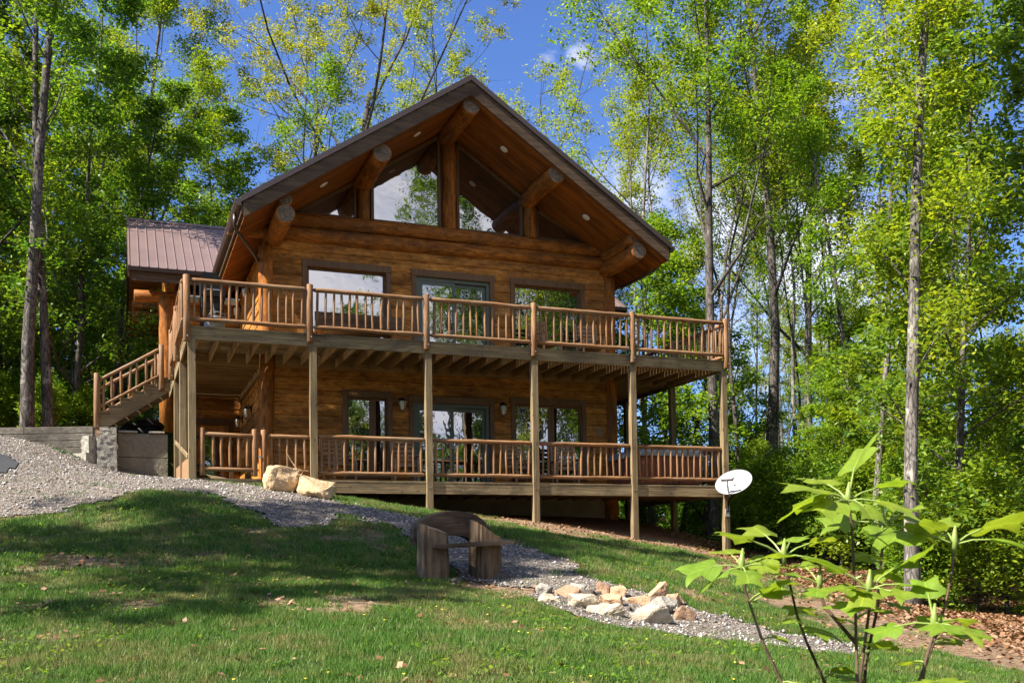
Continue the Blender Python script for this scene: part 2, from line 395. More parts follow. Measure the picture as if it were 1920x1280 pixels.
def bark(name, c1, c2, c3):
    m, nt, b = new_mat(name)
    g = noise(nt, coords(nt, (14,14,2.2)), 1.0, 7, 0.68, 0.4); l = noise(nt, coords(nt, (1.6,1.6,1.1), (2,3,4)), 1.0, 6, 0.7, 0.5)
    c = ramp(nt, g, [(0.3, c1), (0.52, c2), (0.75, c3)]).outputs[0]
    c = mix(nt, 0.5, c, ramp(nt, l, [(0.35, c1), (0.6, c3)]).outputs[0])
    vo = nd(nt, 'ShaderNodeTexVoronoi', Scale=1.0, feature='DISTANCE_TO_EDGE'); nt.links.new(coords(nt, (17,17,3.4)), vo.inputs['Vector'])
    c = mix(nt, ramp(nt, vo.outputs['Distance'], [(0.0, (0.8,)*3), (0.14, (0,0,0))]).outputs[0], c, tuple(x*.45 for x in c1))
    ln_ = noise(nt, coords(nt, (4.5,4.5,3.0), (7,1,5)), 1.0, 6, 0.75, 0.8)
    c = mix(nt, ramp(nt, ln_, [(0.56, (0,0,0)), (0.64, (0.75,)*3)]).outputs[0], c, tuple(min(1, x*1.35) for x in c3))
    nt.links.new(c, b.inputs['Base Color']); b.inputs['Roughness'].default_value = 0.9; b.inputs['Specular IOR Level'].default_value = 0.15
    bump(nt, b, g, 0.9, 0.03); return m
M['bark_grey'] = bark('grey_bark', (0.022,0.018,0.015), (0.075,0.062,0.051), (0.20,0.175,0.15))
M['bark_pale'] = bark('pale_mottled_bark', (0.03,0.025,0.02), (0.11,0.094,0.078), (0.34,0.31,0.27))
M['bark_dark'] = bark('dark_bark', (0.020,0.016,0.013), (0.055,0.044,0.036), (0.11,0.092,0.078))
def leaf(name, c1, c2, c3, trans=0.5, gloss=0.25):
    m = bpy.data.materials.new(name); m.use_nodes = True; nt = m.node_tree
    b = nt.nodes['Principled BSDF']; out = nt.nodes['Material Output']
    geo = nt.nodes.new('ShaderNodeNewGeometry')
    oi = nt.nodes.new('ShaderNodeObjectInfo')
    c = ramp(nt, geo.outputs['Random Per Island'], [(0.0, c1), (0.5, c2), (1.0, c3)]).outputs[0]
    hv = nd(nt, 'ShaderNodeHueSaturation'); 
    mr = nd(nt, 'ShaderNodeMapRange'); nt.links.new(oi.outputs['Random'], mr.inputs['Value']); mr.inputs['To Min'].default_value = 0.485; mr.inputs['To Max'].default_value = 0.515
    nt.links.new(mr.outputs[0], hv.inputs['Hue']); nt.links.new(c, hv.inputs['Color'])
    cc = hv.outputs[0]
    nt.links.new(cc, b.inputs['Base Color']); b.inputs['Roughness'].default_value = 0.45; b.inputs['Specular IOR Level'].default_value = gloss
    t = nt.nodes.new('ShaderNodeBsdfTranslucent')
    tcn = mix(nt, 1.0, cc, (1.35,1.25,0.5), 'MULTIPLY'); nt.links.new(tcn, t.inputs['Color'])
    ms = nt.nodes.new('ShaderNodeMixShader'); ms.inputs[0].default_value = trans
    nt.links.new(b.outputs[0], ms.inputs[1]); nt.links.new(t.outputs[0], ms.inputs[2]); nt.links.new(ms.outputs[0], out.inputs[0]); return m
M['lf_yellow'] = leaf('yellow_green_leaf', (0.115,0.185,0.012), (0.225,0.31,0.018), (0.36,0.40,0.035), 0.5)
M['lf_bright'] = leaf('bright_green_leaf', (0.072,0.15,0.012), (0.155,0.26,0.018), (0.28,0.37,0.03), 0.5)
M['lf_mid'] = leaf('mid_green_leaf', (0.052,0.135,0.016), (0.11,0.225,0.022), (0.22,0.34,0.036), 0.5, 0.4)
M['lf_dark'] = leaf('dark_green_leaf', (0.042,0.095,0.013), (0.09,0.17,0.019), (0.19,0.275,0.032), 0.5)
M['lf_olive'] = leaf('olive_new_leaf', (0.13,0.18,0.022), (0.25,0.31,0.04), (0.38,0.38,0.07), 0.45)
M['lf_sap'] = leaf('sapling_leaf', (0.19,0.28,0.028), (0.25,0.35,0.04), (0.32,0.41,0.055), 0.5, 0.3)
def _veins():
    nt = M['lf_sap'].node_tree; b = nt.nodes['Principled BSDF']; src = b.inputs['Base Color'].links[0].from_socket
    ax = nd(nt, 'ShaderNodeAttribute', attribute_name='leaf_x').outputs['Fac']; ay = nd(nt, 'ShaderNodeAttribute', attribute_name='leaf_y').outputs['Fac']
    def mt(op, p, q): 
        n = nd(nt, 'ShaderNodeMath', operation=op)
        for i, z in enumerate((p, q)):
            if isinstance(z, (int, float)): n.inputs[i].default_value = z
            else: nt.links.new(z, n.inputs[i])
        return n.outputs[0]
    aa = mt('ABSOLUTE', ax, 0)
    fr = mt('FRACT', mt('MULTIPLY', mt('SUBTRACT', ay, mt('MULTIPLY', aa, 0.75)), 6.0), 0)
    lat = ramp(nt, fr, [(0.0, (1,1,1)), (0.10, (0,0,0))]).outputs[0]; midr = ramp(nt, aa, [(0.010, (1,1,1)), (0.026, (0,0,0))]).outputs[0]
    v = mix(nt, 1.0, lat, midr, 'LIGHTEN')
    bl = noise(nt, coords(nt), 28, 5, 0.65)
    c = mix(nt, 1.0, src, ramp(nt, bl, [(0.3, (0.72,0.78,0.7)), (0.65, (1.1,1.08,1.0))]).outputs[0], 'MULTIPLY')
    sp_ = noise(nt, coords(nt, (1,1,1), (3,9,2)), 95, 3, 0.5)
    c = mix(nt, ramp(nt, sp_, [(0.68, (0,0,0)), (0.74, (0.7,)*3)]).outputs[0], c, (0.22,0.17,0.04))
    c2 = mix(nt, v, c, mix(nt, 1.0, c, (1.45,1.35,1.6), 'MULTIPLY'))
    nt.links.new(c2, b.inputs['Base Color'])
    for q in nt.nodes:
        if q.type == 'BSDF_TRANSLUCENT': nt.links.new(mix(nt, 1.0, c2, (1.2,1.1,0.5), 'MULTIPLY'), q.inputs['Color'])
    bump(nt, b, fr, 0.25, 0.004)
_veins()
M['stem'] = bark('sapling_stem', (0.07,0.04,0.028), (0.13,0.08,0.055), (0.2,0.135,0.095))
M['stem_green'] = plain('green_leaf_stalk', (0.19,0.25,0.05), 0.5, 0, 0.15, 20)
M['grass'] = leaf('grass_blade', (0.045,0.12,0.014), (0.095,0.20,0.028), (0.20,0.27,0.065), 0.4, 0.2)
def _grass_patches():
    nt = M['grass'].node_tree; b = nt.nodes['Principled BSDF']; src = b.inputs['Base Color'].links[0].from_socket
    n1 = noise(nt, coords(nt), 1.1, 5, 0.62, 0.3); n2 = noise(nt, coords(nt, (1,1,1), (4,4,1)), 4.5, 4, 0.6)
    s = nd(nt, 'ShaderNodeMath', operation='ADD'); nt.links.new(n1, s.inputs[0]); nt.links.new(n2, s.inputs[1])
    m = nd(nt, 'ShaderNodeMath', operation='MULTIPLY_ADD'); nt.links.new(s.outputs[0], m.inputs[0]); m.inputs[1].default_value = 3.2; m.inputs[2].default_value = -3.05; m.use_clamp = True
    m2 = nd(nt, 'ShaderNodeMath', operation='MULTIPLY'); nt.links.new(m.outputs[0], m2.inputs[0]); m2.inputs[1].default_value = 0.8
    c = mix(nt, m2.outputs[0], src, (0.30,0.24,0.10))
    nt.links.new(c, b.inputs['Base Color'])
    for q in nt.nodes:
        if q.type == 'BSDF_TRANSLUCENT': nt.links.new(c, q.inputs['Color'])
_grass_patches()
M['litter'] = leaf('dry_fallen_leaf', (0.09,0.045,0.022), (0.20,0.105,0.052), (0.36,0.23,0.135), 0.1, 0.1)
M['dandelion'] = plain('yellow_flower', (0.6,0.45,0.02), 0.7)

# ------------------------------------------------------------------ terrain
CTRL=np.array([(-1.26,-20.8,-3.25),(-7,-20,-3.2),(8,-21,-3.6),(-1,-27,-3.6),(-2,-13.25,-2.48),(1.07,-14.7,-2.52),(3.86,-16.04,-2.75),
(-2.79,-5.23,-1.24),(-2.35,-9.69,-2.05),(-.65,-3.38,-.58),(2.19,-3.93,-.86),(.21,-9.6,-1.96),(.94,-11.49,-2.19),(-3.01,-3.,-.66),
(2.4,-8.3,-1.96),(3.2,-8.2,-1.93),(3.97,-6.76,-1.56),(3.35,-4.38,-1.02),(3.45,-9.35,-2.07),(5.01,-10.38,-2.4),(4.26,-10.84,-2.43),(4.97,-9.5,-2.17),
(5.22,-12.6,-2.64),(7.5,-7.,-2.0),(9.5,-4.,-1.75),(6,-3,-1.15),(0,-.2,-.08),(1.2,-.5,-.2),(2.36,-.3,-.36),(4.8,0,-.64),(7.26,0,-.85),(9.72,0,-1.23),(12.14,0,-1.645),
(1.4,-2,-.38),(2.2,-2.5,-.56),(4,2.2,-.5),(8,2.2,-.62),(10.8,2.3,-.72),(12.2,2.4,-1.0),(6,6,-.3),(10,8,-.2),
(13.86,-4.14,-2.75),(14.76,-2.34,-2.25),(14.26,1.06,-1.8),(14.6,-6.42,-2.9),(18,0,-2.2),(19,-6,-3.1),(25,5,-2.6),(20,12,-2.),(10,-16,-3.3),(12,-10,-3.0),(25,-12,-3.9),
(-3.9,5.35,1.32),(-1.76,4.44,.56),(-2.8,4.95,1.12),(-2.25,4.65,.86),(-5.6,5.9,1.45),(-.2,5.0,.42),(.8,3,-.2),(-2.87,.16,.22),(-3.45,1.45,.54),(-1.2,1.5,.12),(-8,3,1.2),(-8,-3,-.2),(-14,0,.8),(-12,-10,-1.6),
(-8,10,2.3),(-10,20,3.4),(0,18,2.2),(8,18,1.4),(15,26,-.6),(-25,30,5),(40,40,-3),(10,45,1),(50,10,-4.5),(-30,0,2),(20,-30,-5),(-20,-30,-3)],float)
def _phi(r2): return np.where(r2>1e-12,0.5*r2*np.log(np.maximum(r2,1e-12)),0)
_n=len(CTRL); _d=((CTRL[:,None,:2]-CTRL[None,:,:2])**2).sum(-1)
_A=np.zeros((_n+3,_n+3)); _A[:_n,:_n]=_phi(_d)+np.eye(_n)*0.15; _A[:_n,_n]=1; _A[:_n,_n+1:]=CTRL[:,:2]; _A[_n:,:_n]=_A[:_n,_n:].T
_W=np.linalg.solve(_A,np.r_[CTRL[:,2],0,0,0])
TW=[(0.1,5.25),(-1.45,5.25),(-1.75,4.75),(-3.87,5.57),(-9.5,7.75)]   # line of the retaining walls
def _sd_terrace(x,y):   # positive behind the walls
    yl=np.interp(-x,[-t[0] for t in TW],[t[1] for t in TW],left=99)
    yl=np.where(x>0.15,99,yl)
    return (y-yl-0.30)*0.75
def ground(x,y):
    x=np.asarray(x,float); y=np.asarray(y,float); sh=x.shape; x=x.ravel(); y=y.ravel()
    out=np.empty(len(x))
    for i in range(0,len(x),20000):
        a,b=x[i:i+20000],y[i:i+20000]
        r2=(a[:,None]-CTRL[:,0])**2+(b[:,None]-CTRL[:,1])**2
        z=_phi(r2)@_W[:_n]+_W[_n]+_W[_n+1]*a+_W[_n+2]*b
        far=1.0-0.045*a+0.05*np.clip(b,-60,60)
        R=np.hypot(a-4,b-2); t=np.clip((R-28)/35,0,1); t=t*t*(3-2*t)
        z=z*(1-t)+np.clip(far,-6,5)*t
        s=_sd_terrace(a,b); k=np.clip(s/0.3,0,1)
        tz=np.maximum(z,1.6+0.09*np.clip(s,0,6))
        out[i:i+20000]=z*(1-k)+tz*k
    return out.reshape(sh)

GPOLY = np.array([(-2.88,-4.34),(-2.26,-4.13),(-1.52,-3.67),(-1.13,-2.99),(-.36,-2.75),(.34,-3.49),(.8,-4.57),(1.01,-5.39),(1.61,-5.17),(2.23,-4.4),(2.65,-5.02),(2.87,-5.78),(2.8,-6.88),(2.84,-8.21),(3.15,-8.75),(3.3,-9.3),(3.02,-10.2),(3.3,-10.95),(3.59,-11.72),(4.17,-12.07),(4.6,-12.5),(4.95,-12.9),(5.5,-12.8),(5.8,-12.1),(5.79,-11.34),(5.6,-10.59),(5.24,-10.),(5.04,-9.44),(4.66,-8.72),(4.68,-7.28),(4.47,-5.91),(4.06,-4.47),(3.44,-4.07),(2.89,-3.28),(2.45,-2.8),(1.3,-1.6),(0.3,-.15),(-.1,4.95),(-1.4,5.05),(-1.8,4.5),(-3.9,5.5),(-9.4,7.6),(-14,8),(-12,-1),(-6,-4.5)], float)
def poly_sd(x, y, P):
    x = np.asarray(x, float); y = np.asarray(y, float)
    ins = np.zeros(x.shape, bool); dm = np.full(x.shape, 1e9)
    for (x0, y0), (x1, y1) in zip(P, np.roll(P, -1, 0)):
        c = ((y0 > y) != (y1 > y)); ins ^= c & (x < (x1-x0)*(y-y0)/((y1-y0) if y1 != y0 else 1e-9)+x0)
        t = np.clip(((x-x0)*(x1-x0)+(y-y0)*(y1-y0))/((x1-x0)**2+(y1-y0)**2), 0, 1)
        dm = np.minimum(dm, np.hypot(x-x0-t*(x1-x0), y-y0-t*(y1-y0)))
    return np.where(ins, dm, -dm)
def gravel_sd(x, y):
    return poly_sd(x, y, GPOLY) + 0.55*(fbm(x, y, 1.5, 5)-0.5) + 0.22*(vnoise(x, y, 7.0, 8)-0.5)
def forest_edge(y): return 11.9 + 0.30*(y+1)
def bare_amount(x, y):
    d = np.exp(-((y+1.3)/2.0)**2)*np.clip((x-4.2)/2.2, 0, 1.25)*0.95
    d = np.maximum(d, np.exp(-((y-1)/1.6)**2)*np.clip((x-2)/1.0, 0, 1)*0.9)
    d = np.maximum(d, np.exp(-(((x-2.9)/1.1)**2+((y+8.9)/0.7)**2))*0.55)
    d = np.maximum(d, np.exp(-(((x+1.9)/0.9)**2+((y+8.0)/1.1)**2))*0.5)
    d = np.maximum(d, np.clip((x-(forest_edge(y)-3.0))/2.6, 0, 1)*0.8)
    return d
def bare(x, y):
    return bare_amount(x, y) + 1.5*(fbm(x, y, 0.8, 21)-0.5) + 0.6*(vnoise(x, y, 3.1, 31)-0.5) + 0.13

xs = np.unique(np.concatenate([np.linspace(-120, -12, 28), np.arange(-12, 17, 0.25), np.linspace(17, 45, 34), np.linspace(45, 220, 26)]))
ys = np.unique(np.concatenate([np.linspace(-120, -22, 24), np.arange(-22, 9, 0.25), np.linspace(9, 45, 40), np.linspace(45, 260, 28)]))
GX, GY = np.meshgrid(xs, ys, indexing='ij')
GZ = ground(GX, GY)
GZ = GZ + 0.05*(fbm(GX, GY, 0.9, 2)-0.5)
vv = np.stack([GX, GY, GZ], -1).reshape(-1, 3)
nx, ny = GX.shape; I = np.arange(nx*ny).reshape(nx, ny)
ff = np.stack([I[:-1,:-1], I[1:,:-1], I[1:,1:], I[:-1,1:]], -1).reshape(-1, 4)
def ground_mat():
    m, nt, b = new_mat('lawn_soil')
    at = nd(nt, 'ShaderNodeAttribute', attribute_name='bare'); al = nd(nt, 'ShaderNodeAttribute', attribute_name='wood_floor'); ar = nd(nt, 'ShaderNodeAttribute', attribute_name='clay')
    n1 = noise(nt, coords(nt), 9, 8, 0.72, 0.4); n2 = noise(nt, coords(nt, (1,1,1), (5,1,0)), 60, 4, 0.7); n3 = noise(nt, coords(nt, (1,1,1), (2,7,0)), 1.6, 6, 0.65, 0.5)
    g = ramp(nt, n1, [(0.3, (0.016,0.036,0.008)), (0.5, (0.030,0.066,0.013)), (0.72, (0.075,0.105,0.025))]).outputs[0]
    d = ramp(nt, n1, [(0.3, (0.11,0.066,0.038)), (0.5, (0.225,0.15,0.092)), (0.7, (0.37,0.275,0.185))]).outputs[0]
    s = nd(nt, 'ShaderNodeMath', operation='ADD'); nt.links.new(at.outputs['Fac'], s.inputs[0]); nt.links.new(n2, s.inputs[1])
    f = ramp(nt, s.outputs[0], [(0.72, (0,0,0)), (1.0, (1,1,1))]).outputs[0]
    c = mix(nt, f, g, d)
    l = ramp(nt, n2, [(0.25, (0.045,0.022,0.012)), (0.5, (0.135,0.068,0.036)), (0.75, (0.27,0.15,0.085))]).outputs[0]
    c = mix(nt, al.outputs['Fac'], c, l)
    k = ramp(nt, n1, [(0.3, (0.12,0.05,0.026)), (0.7, (0.27,0.13,0.07))]).outputs[0]
    c = mix(nt, ar.outputs['Fac'], c, k)
    nt.links.new(c, b.inputs['Base Color']); b.inputs['Roughness'].default_value = 0.95; b.inputs['Specular IOR Level'].default_value = 0.1
    bump(nt, b, n2, 0.8, 0.03); return m
gme = idx_mesh('ground', vv, ff, ground_mat(), True)
for nm, val in (('bare', np.clip(bare(GX, GY), 0, 1)),
                ('wood_floor', np.clip(np.maximum((GX-forest_edge(GY)+0.3)/1.2, np.maximum((GY-8)/2.0, np.where(GX < -1.5, (_sd_terrace(GX, GY)-0.5)*1.5, 0))) + 0.8*(fbm(GX, GY, 0.8, 41)-0.5), 0, 1)),
                ('clay', np.clip(np.minimum(np.minimum((GX-1.5)/0.6, (13.5-GX)/0.8), np.minimum((GY-0.15)/0.6, (6-GY)))+0.3*(fbm(GX,GY,1.2,3)-.5), 0, 1))):
    a = gme.attributes.new(nm, 'FLOAT', 'POINT'); a.data.foreach_set('value', val.ravel().astype(np.float32))
tag(link('ground', gme), kind='structure')
def gz(x, y): return float(ground(np.array([x]), np.array([y]))[0] + 0.05*(fbm(np.array([x]), np.array([y]), 0.9, 2)[0]-0.5))
def gzv(x, y): return ground(x, y) + 0.05*(fbm(x, y, 0.9, 2)-0.5)

# gravel drive and path: a sheet a little above the soil, with a ragged edge
def gravel_mat(name, island):
    m, nt, b = new_mat(name)
    if island:
        geo = nt.nodes.new('ShaderNodeNewGeometry'); src = geo.outputs['Random Per Island']
    else:
        vo = nd(nt, 'ShaderNodeTexVoronoi', Scale=34.0); nt.links.new(coords(nt), vo.inputs['Vector'])
        sp = nt.nodes.new('ShaderNodeSeparateColor'); nt.links.new(vo.outputs['Color'], sp.inputs[0]); src = sp.outputs[0]
    c = ramp(nt, src, [(0.0, (0.06,0.055,0.05)), (0.25, (0.185,0.168,0.152)), (0.45, (0.28,0.255,0.228)), (0.62, (0.25,0.19,0.142)), (0.78, (0.36,0.335,0.305)), (1.0, (0.58,0.56,0.53))]).outputs[0]
    if not island:
        c = mix(nt, 1.0, c, (0.62,0.58,0.54), 'MULTIPLY')
        bump(nt, b, vo.outputs['Distance'], 1.0, 0.03)
    nt.links.new(c, b.inputs['Base Color']); b.inputs['Roughness'].default_value = 0.9; b.inputs['Specular IOR Level'].default_value = 0.15
    return m
def draped_sheet(x0, x1, y0, y1, step, maskf, lift):
    ax = np.arange(x0, x1, step); ay = np.arange(y0, y1, step)
    X, Y = np.meshgrid(ax, ay, indexing='ij')
    k = maskf(X, Y) > 0
    cell = k[:-1,:-1] & k[1:,:-1] & k[1:,1:] & k[:-1,1:]
    I = np.arange(X.size).reshape(X.shape)
    F = np.stack([I[:-1,:-1], I[1:,:-1], I[1:,1:], I[:-1,1:]], -1)[cell]
    u, inv = np.unique(F, return_inverse=True)
    x = X.ravel()[u]; y = Y.ravel()[u]
    return np.stack([x, y, gzv(x, y)+lift], -1), inv.reshape(F.shape)
v1, f1 = draped_sheet(-12, 7.0, -15, 10, 0.08, gravel_sd, 0.016)
tag(link('gravel_path', idx_mesh('gravel_path', v1, f1, gravel_mat('gravel_bed', False), True)), kind='structure')
APOLY = np.array([(-3.1,-1.2),(-2.86,-.3),(-3.1,0.7),(-3.6,1.75),(-5,2.6),(-8,3),(-9,0),(-5,-2.2)], float)
v2, f2 = draped_sheet(-9.5, -2.5, -3, 3.5, 0.1, lambda x, y: poly_sd(x, y, APOLY)+0.12*(vnoise(x, y, 4, 3)-.5), 0.034)
tag(link('asphalt_drive', idx_mesh('asphalt_drive', v2, f2, M['asphalt'], True)), kind='structure')

# loose gravel stones
n = 42000
x = rng.uniform(-5.5, 6.4, n); y = rng.uniform(-14.5, 5.0, n)
g = gravel_sd(x, y); keep = (g > -0.10) & (rng.random(n) < np.where(g > 0, 1, 0.35)) & (x > -1.4-0.12*(y+20.8)) & (poly_sd(x, y, APOLY) < 0.05)
x, y = x[keep], y[keep]; n = len(x)
r = rng.uniform(0.009, 0.024, n)*rng.choice([0.75,1,1.5], n, p=[.55,.33,.12]); z = gzv(x, y)+0.016+r*0.25
octv = np.array([(1,0,0),(0,1,0),(-1,0,0),(0,-1,0),(0,0,1),(0,0,-1)], float)
V = octv[None]*rng.uniform(0.55, 1.25, (n, 6, 1))*r[:,None,None]*np.array([1,1,.75])
V += rng.normal(0, 0.22, (n, 6, 3))*r[:,None,None]
a = rng.uniform(0, 6.28, n); ca, sa = np.cos(a), np.sin(a)
V = np.stack([V[...,0]*ca[:,None]-V[...,1]*sa[:,None], V[...,0]*sa[:,None]+V[...,1]*ca[:,None], V[...,2]], -1) + np.stack([x,y,z],-1)[:,None]
of = np.array([(0,1,4),(1,2,4),(2,3,4),(3,0,4),(1,0,5),(2,1,5),(3,2,5),(0,3,5)])
F = (np.arange(n)[:,None,None]*6 + of[None]).reshape(-1, 3)
tag(link('gravel', idx_mesh('gravel', V.reshape(-1,3), F, gravel_mat('gravel_stone', True))), label='loose grey and white gravel stones on the drive and path', kind='stuff')

# grass blades
def grass_blades(n, x0, x1, y0, y1, hmin, hmax, w, seed, cull):
    r_ = np.random.default_rng(seed)
    x = r_.uniform(x0, x1, n); y = r_.uniform(y0, y1, n)
    clump = vnoise(x, y, 5.5, 77)
    g = gravel_sd(x, y); b = bare(x, y)
    p = np.clip(1.25-1.6*np.clip(b, 0, 1), 0, 1)*np.where(g > -0.02, 0.0, 1)*(0.25+0.95*clump)
    p = np.where(g > 0.0, np.where(vnoise(x, y, 2.3, 91) > 0.80, 0.12, 0.0), p)
    p = np.where((x > forest_edge(y)) | (y > 0.2), 0, p)
    k = (r_.random(n) < p) & cull(x, y)
    x, y, b, clump = x[k], y[k], b[k], clump[k]; n = len(x)
    h = r_.uniform(hmin, hmax, n)*(0.55+0.9*clump)*np.clip(1.15-0.5*b, 0.4, 1.2); a = r_.uniform(0, 6.28, n)
    le = r_.uniform(0.1, 0.75, n)*h; la = r_.uniform(0, 6.28, n); ww = w*r_.uniform(0.6, 1.4, n)
    z = gzv(x, y)-0.005; dx, dy = np.cos(a)*ww/2, np.sin(a)*ww/2
    p0 = np.stack([x-dx, y-dy, z], -1); p1 = np.stack([x+dx, y+dy, z], -1)
    p2 = np.stack([x+np.cos(la)*le, y+np.sin(la)*le, z+h], -1)
    return np.stack([p0, p1, p2], 1).reshape(-1, 3)
inview = lambda x, y: (x > -1.55-0.13*(y+20.8)) & (x < -0.9+1.30*(y+20.8))
near = grass_blades(560000, -2.9, 6.6, -15.8, -8.0, 0.025, 0.062, 0.008, 11, inview)
far_ = grass_blades(520000, -4.6, 12.8, -8.6, 0.2, 0.03, 0.075, 0.012, 12, inview)
me = fast_mesh('grass', np.concatenate([near, far_]), 3, M['grass'])
tag(link('grass', me), label='short green grass of the sloping front lawn', kind='stuff')
# broad-leaved weeds and clover between the grass
n = 30000; x = rng.uniform(-3, 8, n); y = rng.uniform(-15.5, -3, n)
k = (fbm(x, y, 1.3, 55) > 0.52) & (gravel_sd(x, y) < -0.05) & (bare(x, y) < 0.45) & inview(x, y); x, y = x[k], y[k]; n = len(x)
a = rng.uniform(0, 6.28, n); L = rng.uniform(0.02, 0.055, n); z = gzv(x, y)+rng.uniform(0.01, 0.05, n)
d = np.stack([np.cos(a), np.sin(a), rng.uniform(-.1, .8, n)], -1)*L[:,None]; s = np.stack([-np.sin(a), np.cos(a), np.zeros(n)], -1)*L[:,None]*0.33
p = np.stack([x, y, z], -1)
me = fast_mesh('clover', np.stack([p, p+d*.5+s, p+d, p+d*.5-s], 1).reshape(-1, 3), 4, M['lf_mid'])
tag(link('clover', me), label='low clover and broad weeds growing in the lawn grass', kind='stuff')
# fallen leaves: on the lawn, thick at the foot of the wood
def litter(n, fx, fy, fp, s0, s1, seed):
    r_ = np.random.default_rng(seed); x = r_.uniform(*fx, n); y = r_.uniform(*fy, n)
    k = (r_.random(n) < fp(x, y)) & inview(x, y); x, y = x[k], y[k]; n = len(x)
    a = r_.uniform(0, 6.28, n); L = r_.uniform(s0, s1, n); z = gzv(x, y)+r_.uniform(0.012, 0.045, n)
    d = np.stack([np.cos(a), np.sin(a), r_.normal(0, .35, n)], -1)*L[:,None]; s = np.stack([-np.sin(a), np.cos(a), r_.normal(0, .4, n)], -1)*L[:,None]*0.4
    p = np.stack([x, y, z], -1); return np.stack([p-d*.5, p+s, p+d*.5, p-s], 1).reshape(-1, 3)
L1 = litter(38000, (8, 18), (-14, 3), lambda x, y: np.clip((x-forest_edge(y)+1.3)/1.4, 0, 1), 0.04, 0.11, 61)
L2 = litter(24000, (-4, 12), (-15.8, 0.2), lambda x, y: np.clip(bare(x, y)*1.2-0.12, 0.06, 0.8)*(gravel_sd(x, y) < 0.1), 0.025, 0.075, 62)
tag(link('leaf_litter', fast_mesh('leaf_litter', np.concatenate([L1, L2]), 4, M['litter'])), label='dry brown fallen leaves on the lawn and under the trees', kind='stuff')
n = 130; x = rng.uniform(-3, 9, n); y = rng.uniform(-15, -2, n); k = (gravel_sd(x, y) < -0.1) & (bare(x, y) < 0.4); x, y = x[k], y[k]
fl = MB()
for a, b in zip(x, y):
    q = gz(a, b)+random.uniform(.03, .07); fl.add([(a+.014*math.cos(t), b+.014*math.sin(t), q+.006*(i % 2)) for i, t in enumerate(np.linspace(0, 6.28, 7)[:-1])], [(0,1,2,3,4,5)])
tag(link('dandelion_flowers', fl.mesh('dandelion_flowers', M['dandelion'])), label='tiny yellow dandelion flowers dotted over the lawn', kind='stuff')

# ------------------------------------------------------------------ log cabin
def wood_planks(name, cols, across_axis, spacing, along_axis):
    m = wood(name, along_axis, *cols, 16, 0.9, 0.65, 0.2, 0.45, ((0.07,0.03,0.012), 0.7), 0.6, 0.15)
    nt = m.node_tree; b = nt.nodes['Principled BSDF']
    for q in nt.nodes:
        if q.type == 'MAPPING': q.inputs['Scale'].default_value[2] = 0.0
    t = nt.nodes.new('ShaderNodeTexCoord'); s = nt.nodes.new('ShaderNodeSeparateXYZ'); nt.links.new(t.outputs['Object'], s.inputs[0])
    d = nd(nt, 'ShaderNodeMath', operation='DIVIDE'); nt.links.new(s.outputs['XYZ'.index(across_axis.upper())], d.inputs[0]); d.inputs[1].default_value = spacing
    f = nd(nt, 'ShaderNodeMath', operation='FRACT'); nt.links.new(d.outputs[0], f.inputs[0])
    fl = nd(nt, 'ShaderNodeMath', operation='FLOOR'); nt.links.new(d.outputs[0], fl.inputs[0])
    wn_ = nd(nt, 'ShaderNodeTexWhiteNoise', noise_dimensions='1D'); nt.links.new(fl.outputs[0], wn_.inputs['W'])
    sm = ramp(nt, f.outputs[0], [(0.0, (0.25,)*3), (0.07, (1,1,1))]).outputs[0]
    pv = ramp(nt, wn_.outputs['Value'], [(0, (0.78,)*3), (1, (1.15,)*3)]).outputs[0]
    old = b.inputs['Base Color'].links[0].from_socket
    nt.links.new(mix(nt, 1.0, mix(nt, 1.0, old, sm, 'MULTIPLY'), pv, 'MULTIPLY'), b.inputs['Base Color'])
    return m
M['soffit'] = wood_planks('tongue_and_groove_soffit', ((0.13,0.040,0.008), (0.25,0.082,0.014), (0.34,0.125,0.024)), 'y', 0.135, 'x')

YW = 2.2                      # face of the front wall
XR, ZR, SL, HALF = 6.05, 9.06, 0.661, 4.98
Y0 = 0.30                     # plane of the rake
cabin = thing('log_cabin', 'two storey stained log cabin with a brown gable roof and wide windows', 'cabin', (6.08, 2.2, -0.4))
def courses(mb, axis, a0, a1, face, sgn, thick, zs, opens, ch=0.026, mi=0):
    """axis 0: wall runs along x with its face at y=face; axis 1: along y with its face at x=face; sgn: inward direction"""
    zb = sorted(set([round(z, 4) for z in zs] + [round(z, 4) for o in opens for z in (o[2], o[3]) if zs[0] < z < zs[-1]]))
    zset = set(round(z, 4) for z in zs)
    for z0, z1 in zip(zb[:-1], zb[1:]):
        spans = [(a0, a1)]
        for (o0, o1, oz0, oz1) in opens:
            if oz0 < (z0+z1)/2 < oz1:
                ns = []
                for s0, s1 in spans:
                    if o1 <= s0 or o0 >= s1: ns.append((s0, s1)); continue
                    if o0 > s0: ns.append((s0, o0))
                    if o1 < s1: ns.append((o1, s1))
                spans = ns
        j = random.uniform(-0.006, 0.006)
        f = face + j
        pr = [(f+sgn*thick, z0)]
        if z0 in zset: pr += [(f+sgn*ch, z0), (f, z0+ch*1.1)]
        else: pr += [(f, z0)]
        if z1 in zset: pr += [(f, z1-ch*1.1), (f+sgn*ch, z1)]
        else: pr += [(f, z1)]
        pr += [(f+sgn*thick, z1)]
        for s0, s1 in spans: mb.prism(pr, axis, s0, s1, mi)
zl = [-0.06+0.285*i for i in range(0, 11)]        # lower storey courses up to 2.79
zu = [2.79+0.285*i for i in range(0, 12)]         # upper storey
OP = dict(LL=(3.60,4.55,0.35,2.09), LD=(5.17,7.06,0.02,2.03), LR=(7.72,9.50,0.35,2.10), UL=(2.72,4.54,3.25,5.02), UD=(5.27,7.11,3.02,5.02), UR=(7.75,9.52,3.25,5.03))
